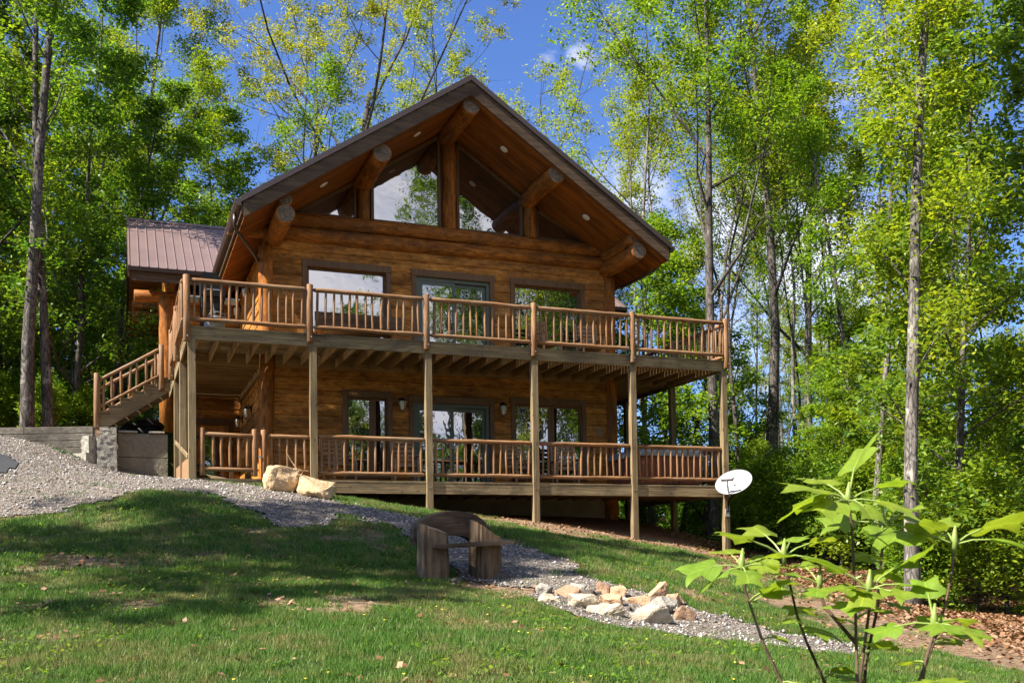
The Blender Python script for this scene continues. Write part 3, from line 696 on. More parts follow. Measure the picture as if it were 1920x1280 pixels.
mb = MB(); courses(mb, 0, 1.85, 10.32, YW, 1, 0.25, zl+zu[1:], list(OP.values()))
part('front_wall', mb, M['wall_x'], cabin)
mb = MB(); courses(mb, 1, 2.35, 14.2, 1.80, 1, 0.25, zl+zu[1:11], [])
part('side_wall', mb, M['wall_y'], cabin)
mb = MB(); courses(mb, 1, 2.35, 14.2, 10.35, -1, 0.25, zl+zu[1:11], [])
part('side_wall', mb, M['wall_y'], cabin)
mb = MB(); mb.box(1.9, 10.25, 2.3, 2.5, -1.6, -0.07); mb.box(1.85, 2.05, 2.5, 14, -1.6, -0.07); mb.box(10.1, 10.3, 2.5, 14, -1.6, -0.07); mb.box(1.9,10.25,14.0,14.2,-1.0,5.6)
part('foundation', mb, M['concrete_dark'], cabin)
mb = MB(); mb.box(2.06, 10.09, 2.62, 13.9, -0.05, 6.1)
part('interior_shade_box', mb, M['dark'], cabin)  # box filling the shell, its dark colour replaces the shade of the rooms
for x in (1.81, 10.33):
    mb = MB(); mb.log((x, YW+0.07, -1.3), (x, YW+0.07, 5.42), 0.175, 0.165, n=20, wob=0.02)
    part('corner_post', mb, M['log_z'], cabin, True)
for z, x0, x1 in ((6.06, 1.62, 10.55), (5.74, 0.98, 11.12)):
    mb = MB(); mb.log((x0, YW+0.02, z), (x1, YW+0.02, z), 0.172, n=20, capmi=1)
    part('plate_log', mb, [M['log_x'], M['log_end']], cabin, True)
for x, z, r, ya in ((6.10,8.463,.213,.42), (4.045,7.12,.212,.42), (8.142,7.155,.212,.42), (1.979,5.569,.198,.42), (10.245,5.585,.20,.42), (1.993,5.89,.14,.50), (10.21,5.905,.165,.50)):
    mb = MB(); mb.log((x, ya, z), (x, 3.2, z), r, r*1.0, n=24, capmi=1, wob=0.02, rnd=0.10, seg=6)
    part('purlin_log', mb, [M['log_y'], M['log_end']], cabin, True)
for x, r, z1 in ((6.135,.165,8.30), (4.05,.142,6.98), (8.215,.16,7.0)):
    mb = MB(); mb.log((x, YW+0.06, 6.20), (x, YW+0.06, z1), r, n=20)
    part('gable_post', mb, M['log_z'], cabin, True)
def soff(x): return ZR - 0.43 - SL*abs(x-XR)
# gable glazing
mb = MB(); mb.prism([(1.9, 5.9), (10.2, 5.9), (10.2, soff(10.2)+.05), (XR, soff(XR)+.05), (1.9, soff(1.9)+.05)], 1, YW+0.17, YW+0.24)
part('gable_backing', mb, M['trim'], cabin)
def gable_pane(poly, lab):
    fr = MB(); pts = [(x, YW+0.135, z) for x, z in poly]
    for a, b in zip(pts, pts[1:]+pts[:1]): fr.beam(a, b, 0.07, 0.07, up=(0,1,0))
    f = part('gable_window', fr, M['trim'], cabin, label=lab)
    pn = MB(); pn.prism(poly, 1, YW+0.140, YW+0.160); part('pane', pn, M['glass'], f)
t = 0.07
gable_pane([(2.55,6.27),(3.86,6.27),(3.86,soff(3.86)-t),(2.55,max(6.30,soff(2.55)-t))], 'small triangular gable window')
gable_pane([(4.27,6.27),(5.90,6.27),(5.90,soff(5.90)-t),(4.27,soff(4.27)-t)], 'tall gable window reflecting clouds')
gable_pane([(6.37,6.27),(8.01,6.27),(8.01,soff(8.01)-t),(6.37,soff(6.37)-t)], 'tall gable window reflecting trees')
gable_pane([(8.43,6.27),(9.72,6.27),(9.72,max(6.30,soff(9.72)-t)),(8.43,soff(8.43)-t)], 'small dark triangular gable window')
# windows and doors
def trim_boards(o, w=0.112, proud=0.035, head=0.16):
    x0, x1, z0, z1 = o; m = MB(); ya, yb = YW-proud, YW+0.02
    m.box(x0-w, x0, ya, yb, z0-w, z1, c=0.004); m.box(x1, x1+w, ya, yb, z0-w, z1, c=0.004)
    m.box(x0-w-0.015, x1+w+0.015, ya-0.006, yb, z1+0.001, z1+head, c=0.004); m.box(x0+0.001, x1-0.001, ya, yb, z0-w, z0, c=0.004)
    return m
def window(o, mull=None, mw=0.10):
    x0, x1, z0, z1 = o
    f = part('window', trim_boards(o), M['trim'], cabin)
    m = MB(); y = YW+0.07
    for a in ((x0+.002,x0+.05,z0+.002,z1-.002),(x1-.05,x1-.002,z0+.002,z1-.002),(x0+.051,x1-.051,z0+.002,z0+.05),(x0+.051,x1-.051,z1-.05,z1-.002)): m.box(a[0],a[1],y,y+.06,a[2],a[3])
    if mull: m.box(mull-mw/2, mull+mw/2, y+.003, y+.055, z0+.051, z1-.051)
    part('sash', m, M['trim'], f)
    for a, b in (((x0+.05, mull-mw/2), (mull+mw/2, x1-.05)) if mull else ((x0+.05, x1-.05),)):
        p = MB(); p.box(a, b, y+.025, y+.035, z0+.05, z1-.05); part('pane', p, M['glass'], f)
window(OP['UL']); window(OP['UR']); window(OP['LL'], 4.21, 0.15); window(OP['LR'], 8.70, 0.16)
def sliding(o):
    x0, x1, z0, z1 = o
    m = trim_boards(o); d = part('sliding_door', m, M['trim'], cabin)
    y = YW+0.02; w = 0.085; xm = (x0+x1)/2
    m = MB()
    m.box(x0+.002, x0+w, y, y+.11, z0, z1-.002); m.box(x1-w, x1-.002, y, y+.11, z0, z1-.002); m.box(x0+w, x1-w, y, y+.11, z1-w, z1-.002)
    part('frame', m, M['green_frame'], d)
    for (a, b, yo) in ((x0+w+.002, xm+.05, 0.012), (xm-.03, x1-w-.002, 0.066)):
        s = MB(); s.box(a, a+.075, y+yo, y+yo+.04, z0+.01, z1-w-.002); s.box(b-.075, b, y+yo, y+yo+.04, z0+.01, z1-w-.002)
        s.box(a+.076, b-.076, y+yo, y+yo+.04, z1-w-.09, z1-w-.002); s.box(a+.076, b-.076, y+yo, y+yo+.04, z0+.01, z0+.11)
        part('door_leaf', s, M['green_frame'], d)
        p = MB(); p.box(a+.075, b-.075, y+yo+.015, y+yo+.025, z0+.11, z1-w-.09); part('pane', p, M['glass'], d)
    h = MB(); h.box(xm-.005, xm+.02, y-.03, y+.01, z0+.95, z0+1.2, c=.004); part('handle', h, M['white'], d)
sliding(OP['UD']); sliding(OP['LD'])
# roof
def chev(m, xl, xr, top, bot, y0, y1, mi=0, capmi=None):
    zf = lambda x, o: ZR-SL*abs(x-XR)-o
    m.prism([(xl, zf(xl,bot)), (xl, zf(xl,top)), (XR, ZR-top), (xr, zf(xr,top)), (xr, zf(xr,bot)), (XR, ZR-bot)], 1, y0, y1, mi, capmi)
def half(m, xa, xb, top, bot, y0, y1):
    zf = lambda x, o: ZR-SL*abs(x-XR)-o
    m.prism([(xa, zf(xa,bot)), (xb, zf(xb,bot)), (xb, zf(xb,top)), (xa, zf(xa,top))], 1, y0, y1)
mb = MB(); chev(mb, XR-HALF, XR+HALF, 0.0, 0.05, Y0+.004, 14.9)
for s in (-1, 1):      # ribs of the metal
    for k in range(62):
        yy = Y0+0.12+k*0.235
        a, b = XR+s*0.05, XR+s*(HALF-.01)
        mb.beam((a, yy, ZR-SL*abs(a-XR)+.008), (b, yy, ZR-SL*abs(b-XR)+.008), 0.03, 0.024, c=0)
roof = part('main_roof', mb, M['roof_metal'], cabin)
mb = MB(); chev(mb, XR-HALF-.01, XR+HALF+.01, -0.022, 0.105, Y0-.035, Y0)
mb.box(XR-.16, XR+.16, Y0-.03, 14.9, ZR-.085, ZR-.07)
part('rake_flashing', mb, M['brown_metal'], roof)
mb = MB(); chev(mb, XR-HALF+.06, XR+HALF-.06, 0.055, 0.43, Y0+.05, 14.8)
part('soffit', mb, M['soffit'], roof)
mb = MB(); half(mb, XR-HALF+.05, XR-.002, 0.106, 0.435, Y0+.003, Y0+.047); part('rake_board', mb, M['rake'], roof)
mb = MB(); half(mb, XR+.002, XR+HALF-.05, 0.106, 0.435, Y0+.003, Y0+.047); part('rake_board', mb, M['rake'], roof)
ze = ZR-SL*HALF
for s in (-1, 1):
    mb = MB(); xe = XR+s*HALF; y1 = 6.9
    prof = [(xe-s*.002, ze-.03), (xe-s*.002, ze-.16), (xe+s*.085, ze-.16), (xe+s*.125, ze-.09), (xe+s*.125, ze-.03)]
    mb.prism(prof, 1, Y0+.02, y1); 
    part('gutter', mb, M['brown_metal'], roof)
    mb = MB(); mb.box(min(xe-s*.05, xe-s*.003), max(xe-s*.05, xe-s*.003), Y0+.05, 6.9, ze-.30, ze-.052); part('eave_board', mb, M['rake'], roof)
pts = [(1.0, 0.95, ze-.16), (1.0, 0.95, ze-.36), (1.05, 1.05, ze-.46), (1.50, 1.95, ze-.63), (1.60, 2.12, ze-.72), (1.60, 2.14, 3.0)]
mb = MB(); mb.tube(pts[:5], 0.038, 8); mb.tube([(1.55,2.05,ze-.66),(1.68,2.34,ze-.74)], 0.038, 8)
part('downspout', mb, M['brown_metal'], cabin, True)
mb = MB(); mb.tube([(11.1,1.0,ze-.16),(11.1,1.0,ze-.3),(11.0,1.1,ze-.42),(10.6,2.1,ze-.62)], 0.038, 8); part('downspout', mb, M['brown_metal'], cabin, True)
# downlights in the soffit
for x in (2.92, 5.05, 7.15, 9.24):
    s = 1 if x < XR else -1; zc = soff(x)
    nrm = Vector((s*SL, 0, -1)).normalized(); c = Vector((x, 1.2, zc))
    mb = MB(); mb.tube([c-nrm*.01, c+nrm*.012, c+nrm*.014], [.098,.095,.078], 20); mb2 = MB(); mb2.tube([c+nrm*.0145, c+nrm*.020], [.074,.066], 16)
    d = part('recessed_light', mb, M['lamp_white'], cabin, True); part('lens', mb2, M['lamp_white'], d, True)
# wall lanterns
def lantern(p, nrm):
    p = Vector(p); n = Vector(nrm); u = Vector((0,0,1)); c = p+n*.13
    m = MB(); m.obox(p.x+n.x*.012, p.y+n.y*.012, p.z+.06, .10 if abs(n.y) > .5 else .024, .024 if abs(n.y) > .5 else .10, .17, None, 0, .006)
    m.tube([p+n*.02+u*.10, p+n*.08+u*.15, c+u*.13], .012, 6)
    m.tube([c+u*.135, c+u*.115, c+u*.07, c+u*.062], [.012,.045,.092,.092], 12); m.tube([c-u*.165, c-u*.19], [.02,.006], 8)
    for k in range(4):
        a = k*PI/2+.4; q = Vector((math.cos(a), math.sin(a), 0)); m.tube([c+u*.06+q*.086, c-u*.04+q*.076, c-u*.17+q*.02], .006, 4)
    l = part('wall_lantern', m, M['black'], cabin, True)
    g = MB(); g.tube([c+u*.06, c+u*.0, c-u*.07, c-u*.13, c-u*.168], [.082,.080,.066,.045,.014], 14); part('lamp_glass', g, M['frost'], l, True)
for p in ((4.87, YW, 1.97), (7.375, YW, 1.96)): lantern(p, (0,-1,0))
for p in ((1.80, 4.95, 2.08), (1.80, 6.90, 2.08), (1.80, 5.1, 5.1), (1.80, 7.1, 5.1)): lantern(p, (-1,0,0))
mb = MB(); mb.box(9.885, 10.045, YW-.012, YW+.01, 1.40, 1.60, c=.004); part('outlet_box', mb, M['chair_wood'], cabin)

# cross wing behind
WX0, WX1, WYE, WZE, WYR, WZR = -1.03, 13.15, 6.70, 5.955, 10.24, 8.29
ws = (WZR-WZE)/(WYR-WYE); WYB = 2*WYR-WYE
mb = MB(); courses(mb, 0, 0.05, 1.79, 7.70, 1, 0.25, zl+zu[1:11], [(0.62,1.52,0.0,2.08)]); part('wing_wall', mb, M['wall_x'], cabin)
mb = MB(); courses(mb, 0, 10.36, 12.15, 7.70, 1, 0.25, zl+zu[1:11], []); part('wing_wall', mb, M['wall_x'], cabin)
for xf, sg in ((-0.06, 1), (12.2, -1)):
    mb = MB(); courses(mb, 1, 7.9, 12.8, xf, sg, 0.25, zl[3:]+zu[1:11], [])
    mb.prism([(7.9, 5.64), (12.8, 5.64), (12.8, 5.9), (WYR, 7.6), (7.9, 5.9)], 0, min(xf, xf+sg*.25), max(xf, xf+sg*.25)); part('wing_gable', mb, M['wall_y'], cabin)
for x in (-0.07, 12.2):
    mb = MB(); mb.tube([(x, 7.62, 1.2), (x, 7.62, 3.2), (x, 7.62, 4.9), (x, 7.62, 5.2), (x, 7.62, 5.4)], [.20,.20,.205,.235,.25], 20); part('corner_post', mb, M['log_z'], cabin, True)
def wing_slab(top, bot, x0, x1, yo=0.0):
    f = lambda y, o: WZR-ws*abs(y-WYR)-o
    m = MB(); ya, yb = WYE+yo, WYB-yo
    m.prism([(ya, f(ya,bot)), (ya, f(ya,top)), (WYR, WZR-top), (yb, f(yb,top)), (yb, f(yb,bot)), (WYR, WZR-bot)], 0, x0, x1); return m
m = wing_slab(0.0, 0.04, WX0, WX1)
for k in range(62):
    xx = WX0+0.02+k*0.229
    if 1.6 < xx < 10.5: continue
    for s in (-1, 1):
        a = (xx, WYR+s*.04, WZR-ws*.04+.01); b = (xx, WYR+s*(WYR-WYE+.012), WZE+.003)
        m.beam(a, b, 0.034, 0.030, c=0.008)
wroof = part('wing_roof', m, M['roof_metal'], cabin)
for x0, x1 in ((WX0-.02, 2.2), (9.9, WX1+.02)):
    mb = MB(); mb.prism([(WYR-.15, WZR-.15*ws+.035), (WYR, WZR+.045), (WYR+.15, WZR-.15*ws+.035), (WYR+.15, WZR-.15*ws+.026), (WYR, WZR+.036), (WYR-.15, WZR-.15*ws+.026)], 0, x0, x1); part('ridge_cap', mb, M['roof_metal'], wroof)
m = wing_slab(0.042, 0.36, WX0+.05, WX1-.05, 0.05); part('wing_soffit', m, M['soffit'], wroof)
for x0, x1 in ((WX0-.012, 1.6), (10.6, WX1+.012)):
    mb = MB(); mb.prism([(WYE+.03, WZE-.008), (WYE-.03, WZE-.012), (WYE-.09, WZE-.03), (WYE-.07, WZE-.125), (WYE+.03, WZE-.135)], 0, x0, x1); part('gutter', mb, M['brown_metal'], wroof)
    mb = MB(); mb.box(max(x0, WX0+.05), min(x1, WX1-.05), WYE+.035, WYE+.08, WZE-.36, WZE-.125); part('eave_board', mb, M['rake'], wroof)
for x in (WX0, WX1):
    f = lambda y, o: WZR-ws*abs(y-WYR)-o
    for ya, yb in ((WYE+.02, WYR), (WYR, WYB-.02)):
        mb = MB(); mb.prism([(ya, f(ya,.30)), (ya, f(ya,-.012)), (yb, f(yb,-.012)), (yb, f(yb,.30))], 0, x-.02, x+.02); part('rake_board', mb, M['rake'], wroof)
for (y, z, r, x1) in ((7.62, 5.42, .155, 1.78), (11.95, 6.22, .15, 0.3), (11.95, 5.84, .205, 0.3)):
    mb = MB(); mb.log((WX0+.14, y, z), (x1, y, z), r, n=18, capmi=1); part('wing_purlin', mb, [M['log_x'], M['log_end']], cabin, True)
# back door under the deck
o = (0.62, 1.52, 0.0, 2.08); m = MB()
m.box(.50, .619, 7.66, 7.72, 0, 2.08, c=.004); m.box(1.521, 1.64, 7.66, 7.72, 0, 2.08, c=.004); m.box(.48, 1.66, 7.655, 7.72, 2.081, 2.24, c=.004)
d = part('basement_door', m, M['trim'], cabin)
m = MB(); m.box(.625, .76, 7.74, 7.79, .01, 2.07); m.box(1.38, 1.515, 7.74, 7.79, .01, 2.07); m.box(.761, 1.379, 7.74, 7.79, 1.9, 2.07); m.box(.761, 1.379, 7.74, 7.79, .01, .3); part('door_leaf', m, M['wall_z'], d)
m = MB(); m.box(.76, 1.38, 7.755, 7.765, .3, 1.9); part('pane', m, M['glass'], d)

# ------------------------------------------------------------------ upper deck
ZU = 2.984; BX = [0.0, 2.44, 4.88, 7.32, 9.76, 12.20]
deck = thing('upper_deck', 'weathered timber upper deck wrapped round the cabin on tall posts with log railing', 'deck', (6.1, 0, -1.2))
mb = MB(); mb.box(0.03, 6.101, -.045, -.005, 2.724, ZU-.036, c=.003); part('rim_board', mb, M['deck_x'], deck)
mb = MB(); mb.box(6.103, 12.17, -.045, -.005, 2.724, ZU-.036, c=.003); part('rim_board', mb, M['deck_x'], deck)
mb = MB(); mb.box(-.02, .02, -.04, 7.6, 2.724, ZU-.036, c=.003); part('rim_board', mb, M['post_y'], deck)
mb = MB(); mb.box(12.18, 12.22, -.04, 7.6, 2.724, ZU-.036, c=.003); part('rim_board', mb, M['deck_y'], deck)
m = MB(); y = -.055; k = 0
while y < 2.16:
    w = .140
    m.box(-.03, 12.23, y, y+w, ZU-.035, ZU+random.uniform(-.002,.001)); y += w+.0105
y = 2.205
while y < 7.5:
    m.box(-.03, 1.78, y, y+.14, ZU-.035, ZU); m.box(10.37, 12.23, y, y+.14, ZU-.035, ZU); y += .1505
part('decking', m, M['deck_x'], deck)
for k in range(31):
    x = .2+k*.3935
    mb = MB(); mb.box(x-.019, x+.019, -.004, 2.16 if 1.7 < x < 10.4 else 2.30, 2.735, ZU-.036); part('joist', mb, M['joist_y'], deck)
for k in range(14):
    y = 2.38+k*.39
    mb = MB(); mb.box(.022, 1.76, y-.019, y+.019, 2.80, ZU-.036); part('joist', mb, M['joist_x'], deck)
    mb = MB(); mb.box(10.39, 12.178, y-.019, y+.019, 2.80, ZU-.036); part('joist', mb, M['joist_x'], deck)
mb = MB(); mb.box(.022, 1.65, 2.302, 2.345, 2.70, ZU-.036); part('beam', mb, M['joist_x'], deck)
mb = MB(); mb.box(1.755, 1.795, 2.4, 7.6, 2.70, ZU-.036); part('ledger', mb, M['joist_y'], deck)
mb = MB(); mb.box(1.99, 10.15, 2.162, 2.195, 2.70, ZU-.036); part('ledger', mb, M['joist_x'], deck)
def post(x, y, z1=2.723, s=.145):
    g = gz(x, y)
    m = MB(); m.box(x-s/2, x+s/2, y-s/2, y+s/2, g-.35, z1, c=.006)
    return part('support_post', m, M['post_z'], deck)
for x in BX:
    post(x if x else .07, 0.0)
for y in (2.44, 4.88): post(.04, y)
for y in (2.35, 4.88): post(12.16, y)
bm_ = MB()
for x in BX[1:5]:
    for dx in (-.025, .025): bm_.tube([(x+dx, -.072, -.13), (x+dx, -.082, -.13)], .011, 8)
part('bolt', bm_, M['steel'], deck)
def rail_post(x, y, z0, z1, r=.066):
    m = MB(); m.log((x, y, z0), (x+random.uniform(-.01,.01), y, z1), r*1.03, r*.97, n=14, wob=.05, bow=.02)
    for zz in (z0+.10,): m.tube([(x+.01, y-r-.004, zz), (x+.01, y-r-.012, zz)], .015, 8, 1)
    return part('rail_post', m, [M['rail_z'], M['steel']], deck, True)
for i, x in enumerate(BX):
    rail_post([-.03, 2.37, 4.835, 7.29, 9.74, 12.235][i], -.105, 2.66 if i == 0 else 2.79, 3.965+.01*(i % 2))
for y in (2.5, 4.88): rail_post(-.09, y, 2.75, 3.96)
for y in (2.4, 4.88): rail_post(12.28, y, 2.78, 3.96)
def rail_bay(owner, p0, p1, zt, zb, n, rt=.05, rb=.044, rbal=.0275, merge=False, tap=.03):
    p0, p1 = Vector(p0), Vector(p1); d = (p1-p0).normalized()
    ax = 'x' if abs(d.x) > abs(d.y) else 'y'
    dz = p1.z-p0.z
    m = MB()
    for q0, q1, r in ((p0, p1, rt),):
        a, b = q0+Vector((0,0,zt)), q1+Vector((0,0,zt)); e = (b-a).normalized()
        L = (b-a).length; k = max(3, int(L/.3)); pts = [a, a+e*.05] + [a.lerp(b, i/k)+Vector((0,random.uniform(-1,1)*.006,random.uniform(-1,1)*.006)) for i in range(1, k)] + [b-e*.05, b]
        m.tube(pts, [r*.55, r*.98] + [r*random.uniform(.93,1.06) for _ in range(k-1)] + [r*.98, r*.55], 12, wob=.03)
    rl = part('railing', m, M['rail_'+ax], owner, True)
    m = MB(); a, b = p0+Vector((0,0,zb)), p1+Vector((0,0,zb)); e = (b-a).normalized(); k = max(3, int((b-a).length/.35))
    m.tube([a, a+e*.05] + [a.lerp(b, i/k)+Vector((0,0,random.uniform(-1,1)*.006)) for i in range(1, k)] + [b-e*.05, b], [rb*.5, rb] + [rb*random.uniform(.93,1.06) for _ in range(k-1)] + [rb, rb*.5], 10, wob=.03)
    part('bottom_rail', m, M['rail_'+ax], rl, True)
    mm = MB()
    for i in range(n):
        t = (i+.55+random.uniform(-.10,.10))/(n+.1); q = p0.lerp(p1, t)
        if not merge: mm = MB()
        mm.peg(q+Vector((random.uniform(-.008,.008),0,zb+rb*.6)), q+Vector((random.uniform(-.022,.022),random.uniform(-.008,.008),zt-rt*.6)), rbal*random.uniform(.82,1.2), 9)
        if not merge: part('baluster', mm, M['rail_z'], rl, True)
    if merge:
        o = part('balusters', mm, M['rail_z'], rl, True); o['kind'] = 'stuff'
    return rl
ZT, ZB = 3.868, 3.105
px = [-.03, 2.37, 4.835, 7.29, 9.74, 12.235]
for i in range(5):
    rail_bay(deck, (px[i]+.07, -.10, 0), (px[i+1]-.07, -.10, 0), ZT, ZB, 14)
rail_bay(deck, (-.09, -.03, 0), (-.09, 2.42, 0), ZT, ZB, 14, merge=True)
rail_bay(deck, (-.09, 2.58, 0), (-.09, 4.80, 0), ZT, ZB, 14, merge=True)
rail_bay(deck, (12.28, -.03, 0), (12.28, 2.33, 0), ZT, ZB, 14)
rail_bay(deck, (12.28, 2.47, 0), (12.28, 4.81, 0), ZT, ZB, 14, merge=True)
# sloping trim boards and skirt between the left-hand posts
m = MB(); m.prism([(.08, -.25), (4.8, -.05), (4.8, .62), (.08, .42)], 0, .012, .03); part('side_skirt', m, M['chair_wood'], deck)
m = MB(); m.beam((-.005, .08, .43), (-.005, 4.8, 1.25), .03, .09); part('side_brace', m, M['post_y'], deck)

# ------------------------------------------------------------------ lower porch
porch = thing('lower_porch', 'timber porch floor of the lower storey with log railing between the posts', 'porch', (6.1, 0, -.3))
for x0, x1 in zip(BX[:-1], BX[1:]):
    a = .145 if x0 == 0 else x0+.075; mb = MB(); mb.box(a, x1-.075, -.025, .02, -.267, -.037, c=.003); part('rim_board', mb, M['deck_x'], porch)
mb = MB(); mb.box(12.185, 12.225, .08, 5.0, -.267, -.037, c=.003); part('rim_board', mb, M['deck_y'], porch)
m = MB(); y = -.03
while y < 2.16:
    for x0, x1 in zip(BX[:-1], BX[1:]):
        a = .145 if x0 == 0 else x0+.0745
        if y < .08: m.box(a, x1-.0745, y, y+.14, -.035, 0)
    if y >= .08: m.box(.12, 12.08, y, y+.14, -.035, random.uniform(-.002,.001))
    y += .148
y = 2.21
while y < 7.6:
    m.box(.12, 1.62, y, y+.14, -.035, 0); m.box(10.53, 12.08, y, y+.14, -.035, 0) if y < 5 else None; y += .146
part('decking', m, M['deck_x'], porch)
for k in range(30):
    x = .3+k*.405; mb = MB(); mb.box(x-.019, x+.019, .022, 2.19, -.24, -.037); part('joist', mb, M['joist_y'], porch)
lx = [2.515, 4.805, 4.955, 7.245, 7.395, 9.685, 9.835, 12.125]
for i in range(4):
    rail_bay(porch, (lx[2*i]+.005, .02, 0), (lx[2*i+1]-.005, .02, 0), .882, .145, 14, .047, .042, .027)
m = MB(); m.log((1.445, .0, -.03), (1.445, .0, .985), .056, n=12, wob=.04, bow=.01); part('rail_post', m, M['rail_z'], porch, True)
rail_bay(porch, (1.505, .02, 0), (2.36, .02, 0), .862, .16, 5, .042, .042, .027)
rail_bay(porch, (12.16, .09, 0), (12.16, 2.27, 0), .882, .145, 13, .047, .042, .027)
# gate
g0 = MB(); g0.log((.255, -.01, .05), (.255, -.01, .99), .056, n=12, wob=.03, bow=.01)
gate = part('gate', g0, M['rail_z'], porch, True, label='rustic log gate with five pickets')
m = MB(); m.log((1.265, -.01, .05), (1.265, -.01, .99), .056, n=12, wob=.03, bow=.01); part('stile', m, M['rail_z'], gate, True)
m = MB(); m.log((.30,-.01,.872), (1.22,-.01,.845), .045, n=12, wob=.04); part('gate_rail', m, M['rail_x'], gate, True)
m = MB(); m.log((.30,-.01,.19), (1.22,-.01,.17), .045, n=12, wob=.04); part('gate_rail', m, M['rail_x'], gate, True)
for i in range(5):
    m = MB(); x = .46+.165*i; m.peg((x, -.01, .215), (x+random.uniform(-.01,.01), -.01, .84), .034, 9); part('picket', m, M['rail_z'], gate, True)
m = MB()
for z in (.80, .25): m.box(.145, .205, -.03, -.005, z-.03, z+.03, c=.004)
part('hinge', m, M['black'], gate)
m = MB(); m.box(1.33, 1.39, -.06, -.045, .42, .46, c=.003); part('latch', m, M['steel'], gate)

# ------------------------------------------------------------------ outdoor stairs
stairs = thing('outdoor_stairs', 'timber staircase with log handrails climbing from the gravel terrace to the upper deck', 'stairs', (-.9, 5.4, 1.6))
NS = 6; xt, zt_ = -.16, 2.78; run, rise = .262, .178
for y in (4.98, 6.05):
    pl = [(xt+.02, zt_+.12)]
    for i in range(NS):
        pl += [(xt-run*i, zt_-rise*i+.10), (xt-run*(i+1), zt_-rise*i+.10)] if i else [(xt-run, zt_+.10)]
    pl = [(xt+.06, zt_+.03), (xt+.06, zt_-.26), (xt-run*NS+.10, zt_-rise*NS-.18), (xt-run*NS-.06, zt_-rise*NS-.18), (xt-run*NS-.06, zt_-rise*NS+.02)]
    m = MB()
    saw = [(xt+.06, zt_-.27), (xt-run*NS+.12, zt_-rise*NS-.20), (xt-run*NS-.03, zt_-rise*NS-.20)]
    for i in range(NS-1, -1, -1): saw += [(xt-run*(i+1), zt_-rise*(i+1)), (xt-run*(i+1), zt_-rise*i)]
    saw += [(xt+.06, zt_)]
    m.prism(saw, 1, y-.02, y+.02); part('stringer', m, M['post_x'], stairs)
for i in range(NS):
    m = MB(); x1 = xt-run*i; m.box(x1-run-.025, x1-.02 if i else x1+.05, 4.93, 6.10, zt_-rise*i+.002, zt_-rise*i+.04, c=.003)
    part('tread', m, M['deck_y'], stairs)
    m = MB(); m.box(x1-run+.01, x1-run+.045, 5.005, 6.025, zt_-rise*(i+1)+.045, zt_-rise*i-.002); part('riser', m, M['post_y'], stairs)
xb = xt-run*NS-.02; zb = zt_-rise*NS
for y in (4.93, 6.10):
    for (x, z0, z1) in ((xb+.0, zb-.20, zb+1.13), (xt-.15, zt_-.28, zt_+.82)):
        m = MB(); m.log((x, y, z0), (x, y, z1), .066, .062, n=14, wob=.04, bow=.015)
        m.tube([(x+.015, y-.066, z0+.08), (x+.015, y-.076, z0+.08)], .013, 8, 1)
        part('newel_post', m, [M['rail_z'], M['steel']], stairs, True)
    p0 = Vector((xb+.05, y, zb+.03)); p1 = Vector((xt-.20, y, zt_-.22))
    rail_bay(stairs, p0, p1, .93, .30, 7, .042, .036, .03)

# retaining walls
rw = thing('timber_retaining_wall', 'low grey timber retaining wall behind the gravel drive', 'retaining wall', (-3.9, 5.6, 1.2))
segs = [((-1.80,4.78),(-3.87,5.57)), ((-3.87,5.57),(-9.5,7.75))]
for k in range(5):
    z = .82+.165*k
    for j, (a, b) in enumerate(segs):
        m = MB(); off = .5*(k % 2); a2 = Vector((*a,0)); b2 = Vector((*b,0)); L = (b2-a2).length; d = (b2-a2)/L; t0 = 0
        cuts = [0] + [c for c in np.arange(1.6+off, L, 2.4)] + [L]
        for c0, c1 in zip(cuts[:-1], cuts[1:]): m.beam(a2+d*(c0+.004)+Vector((0,0,z)), a2+d*(c1-.004)+Vector((0,0,z)), .15, .155, c=.008)
        part('sleeper', m, M['sleeper'], rw)
cw = thing('concrete_block_wall', 'stacked concrete blocks and panels retaining the stair landing', 'retaining wall', (-1.1, 5.0, .5))
def rock_block(cx, cy, cz, dx, dy, dz, rz, mat, seed, rough=.02):
    bm = bmesh.new(); bmesh.ops.create_cube(bm, size=1); bmesh.ops.subdivide_edges(bm, edges=list(bm.edges), cuts=5, use_grid_fill=True)
    r_ = random.Random(seed); Mr = Matrix.Rotation(rz, 3, 'Z')
    m = MB()
    for v in bm.verts:
        e = sum(abs(abs(c)-.5) < 1e-4 for c in v.co)
        k = .4 if e > 1 else 1
        v.co = Vector((v.co.x*dx, v.co.y*dy, v.co.z*dz)) + Vector((r_.uniform(-1,1), r_.uniform(-1,1), r_.uniform(-.6,.6)))*rough*k*.45
    bm.verts.index_update()
    m.add([Mr @ v.co + Vector((cx,cy,cz)) for v in bm.verts], [tuple(v.index for v in f.verts) for f in bm.faces]); bm.free(); return m
for (cx, cy, cz, dx, dy, dz, rz, s) in ((-1.52,4.78,.70,.42,.5,.42,.0,1), (-1.98,4.86,.72,.40,.44,.42,.75,2), (-1.53,4.82,1.12,.42,.5,.41,.0,3), (-1.93,4.90,1.13,.34,.40,.40,.75,4), (-1.50,4.9,1.44,.36,.42,.22,.0,5)):
    part('block', rock_block(cx,cy,cz,dx,dy,dz,rz,None,s,.026), M['concrete'], cw)
for z0, z1, s in ((.42,.885,6), (.90,1.46,7)):
    part('panel', rock_block(-.73, 5.2, (z0+z1)/2, 1.12, .26, z1-z0, 0, None, s, .008), M['concrete_dark'], cw)
m = MB(); m.box(-1.28,-.85,5.0,5.3,1.475,1.52,c=.01); m.box(-.6,-.24,5.0,5.3,1.475,1.52,c=.01); part('coping', m, M['concrete'], cw)

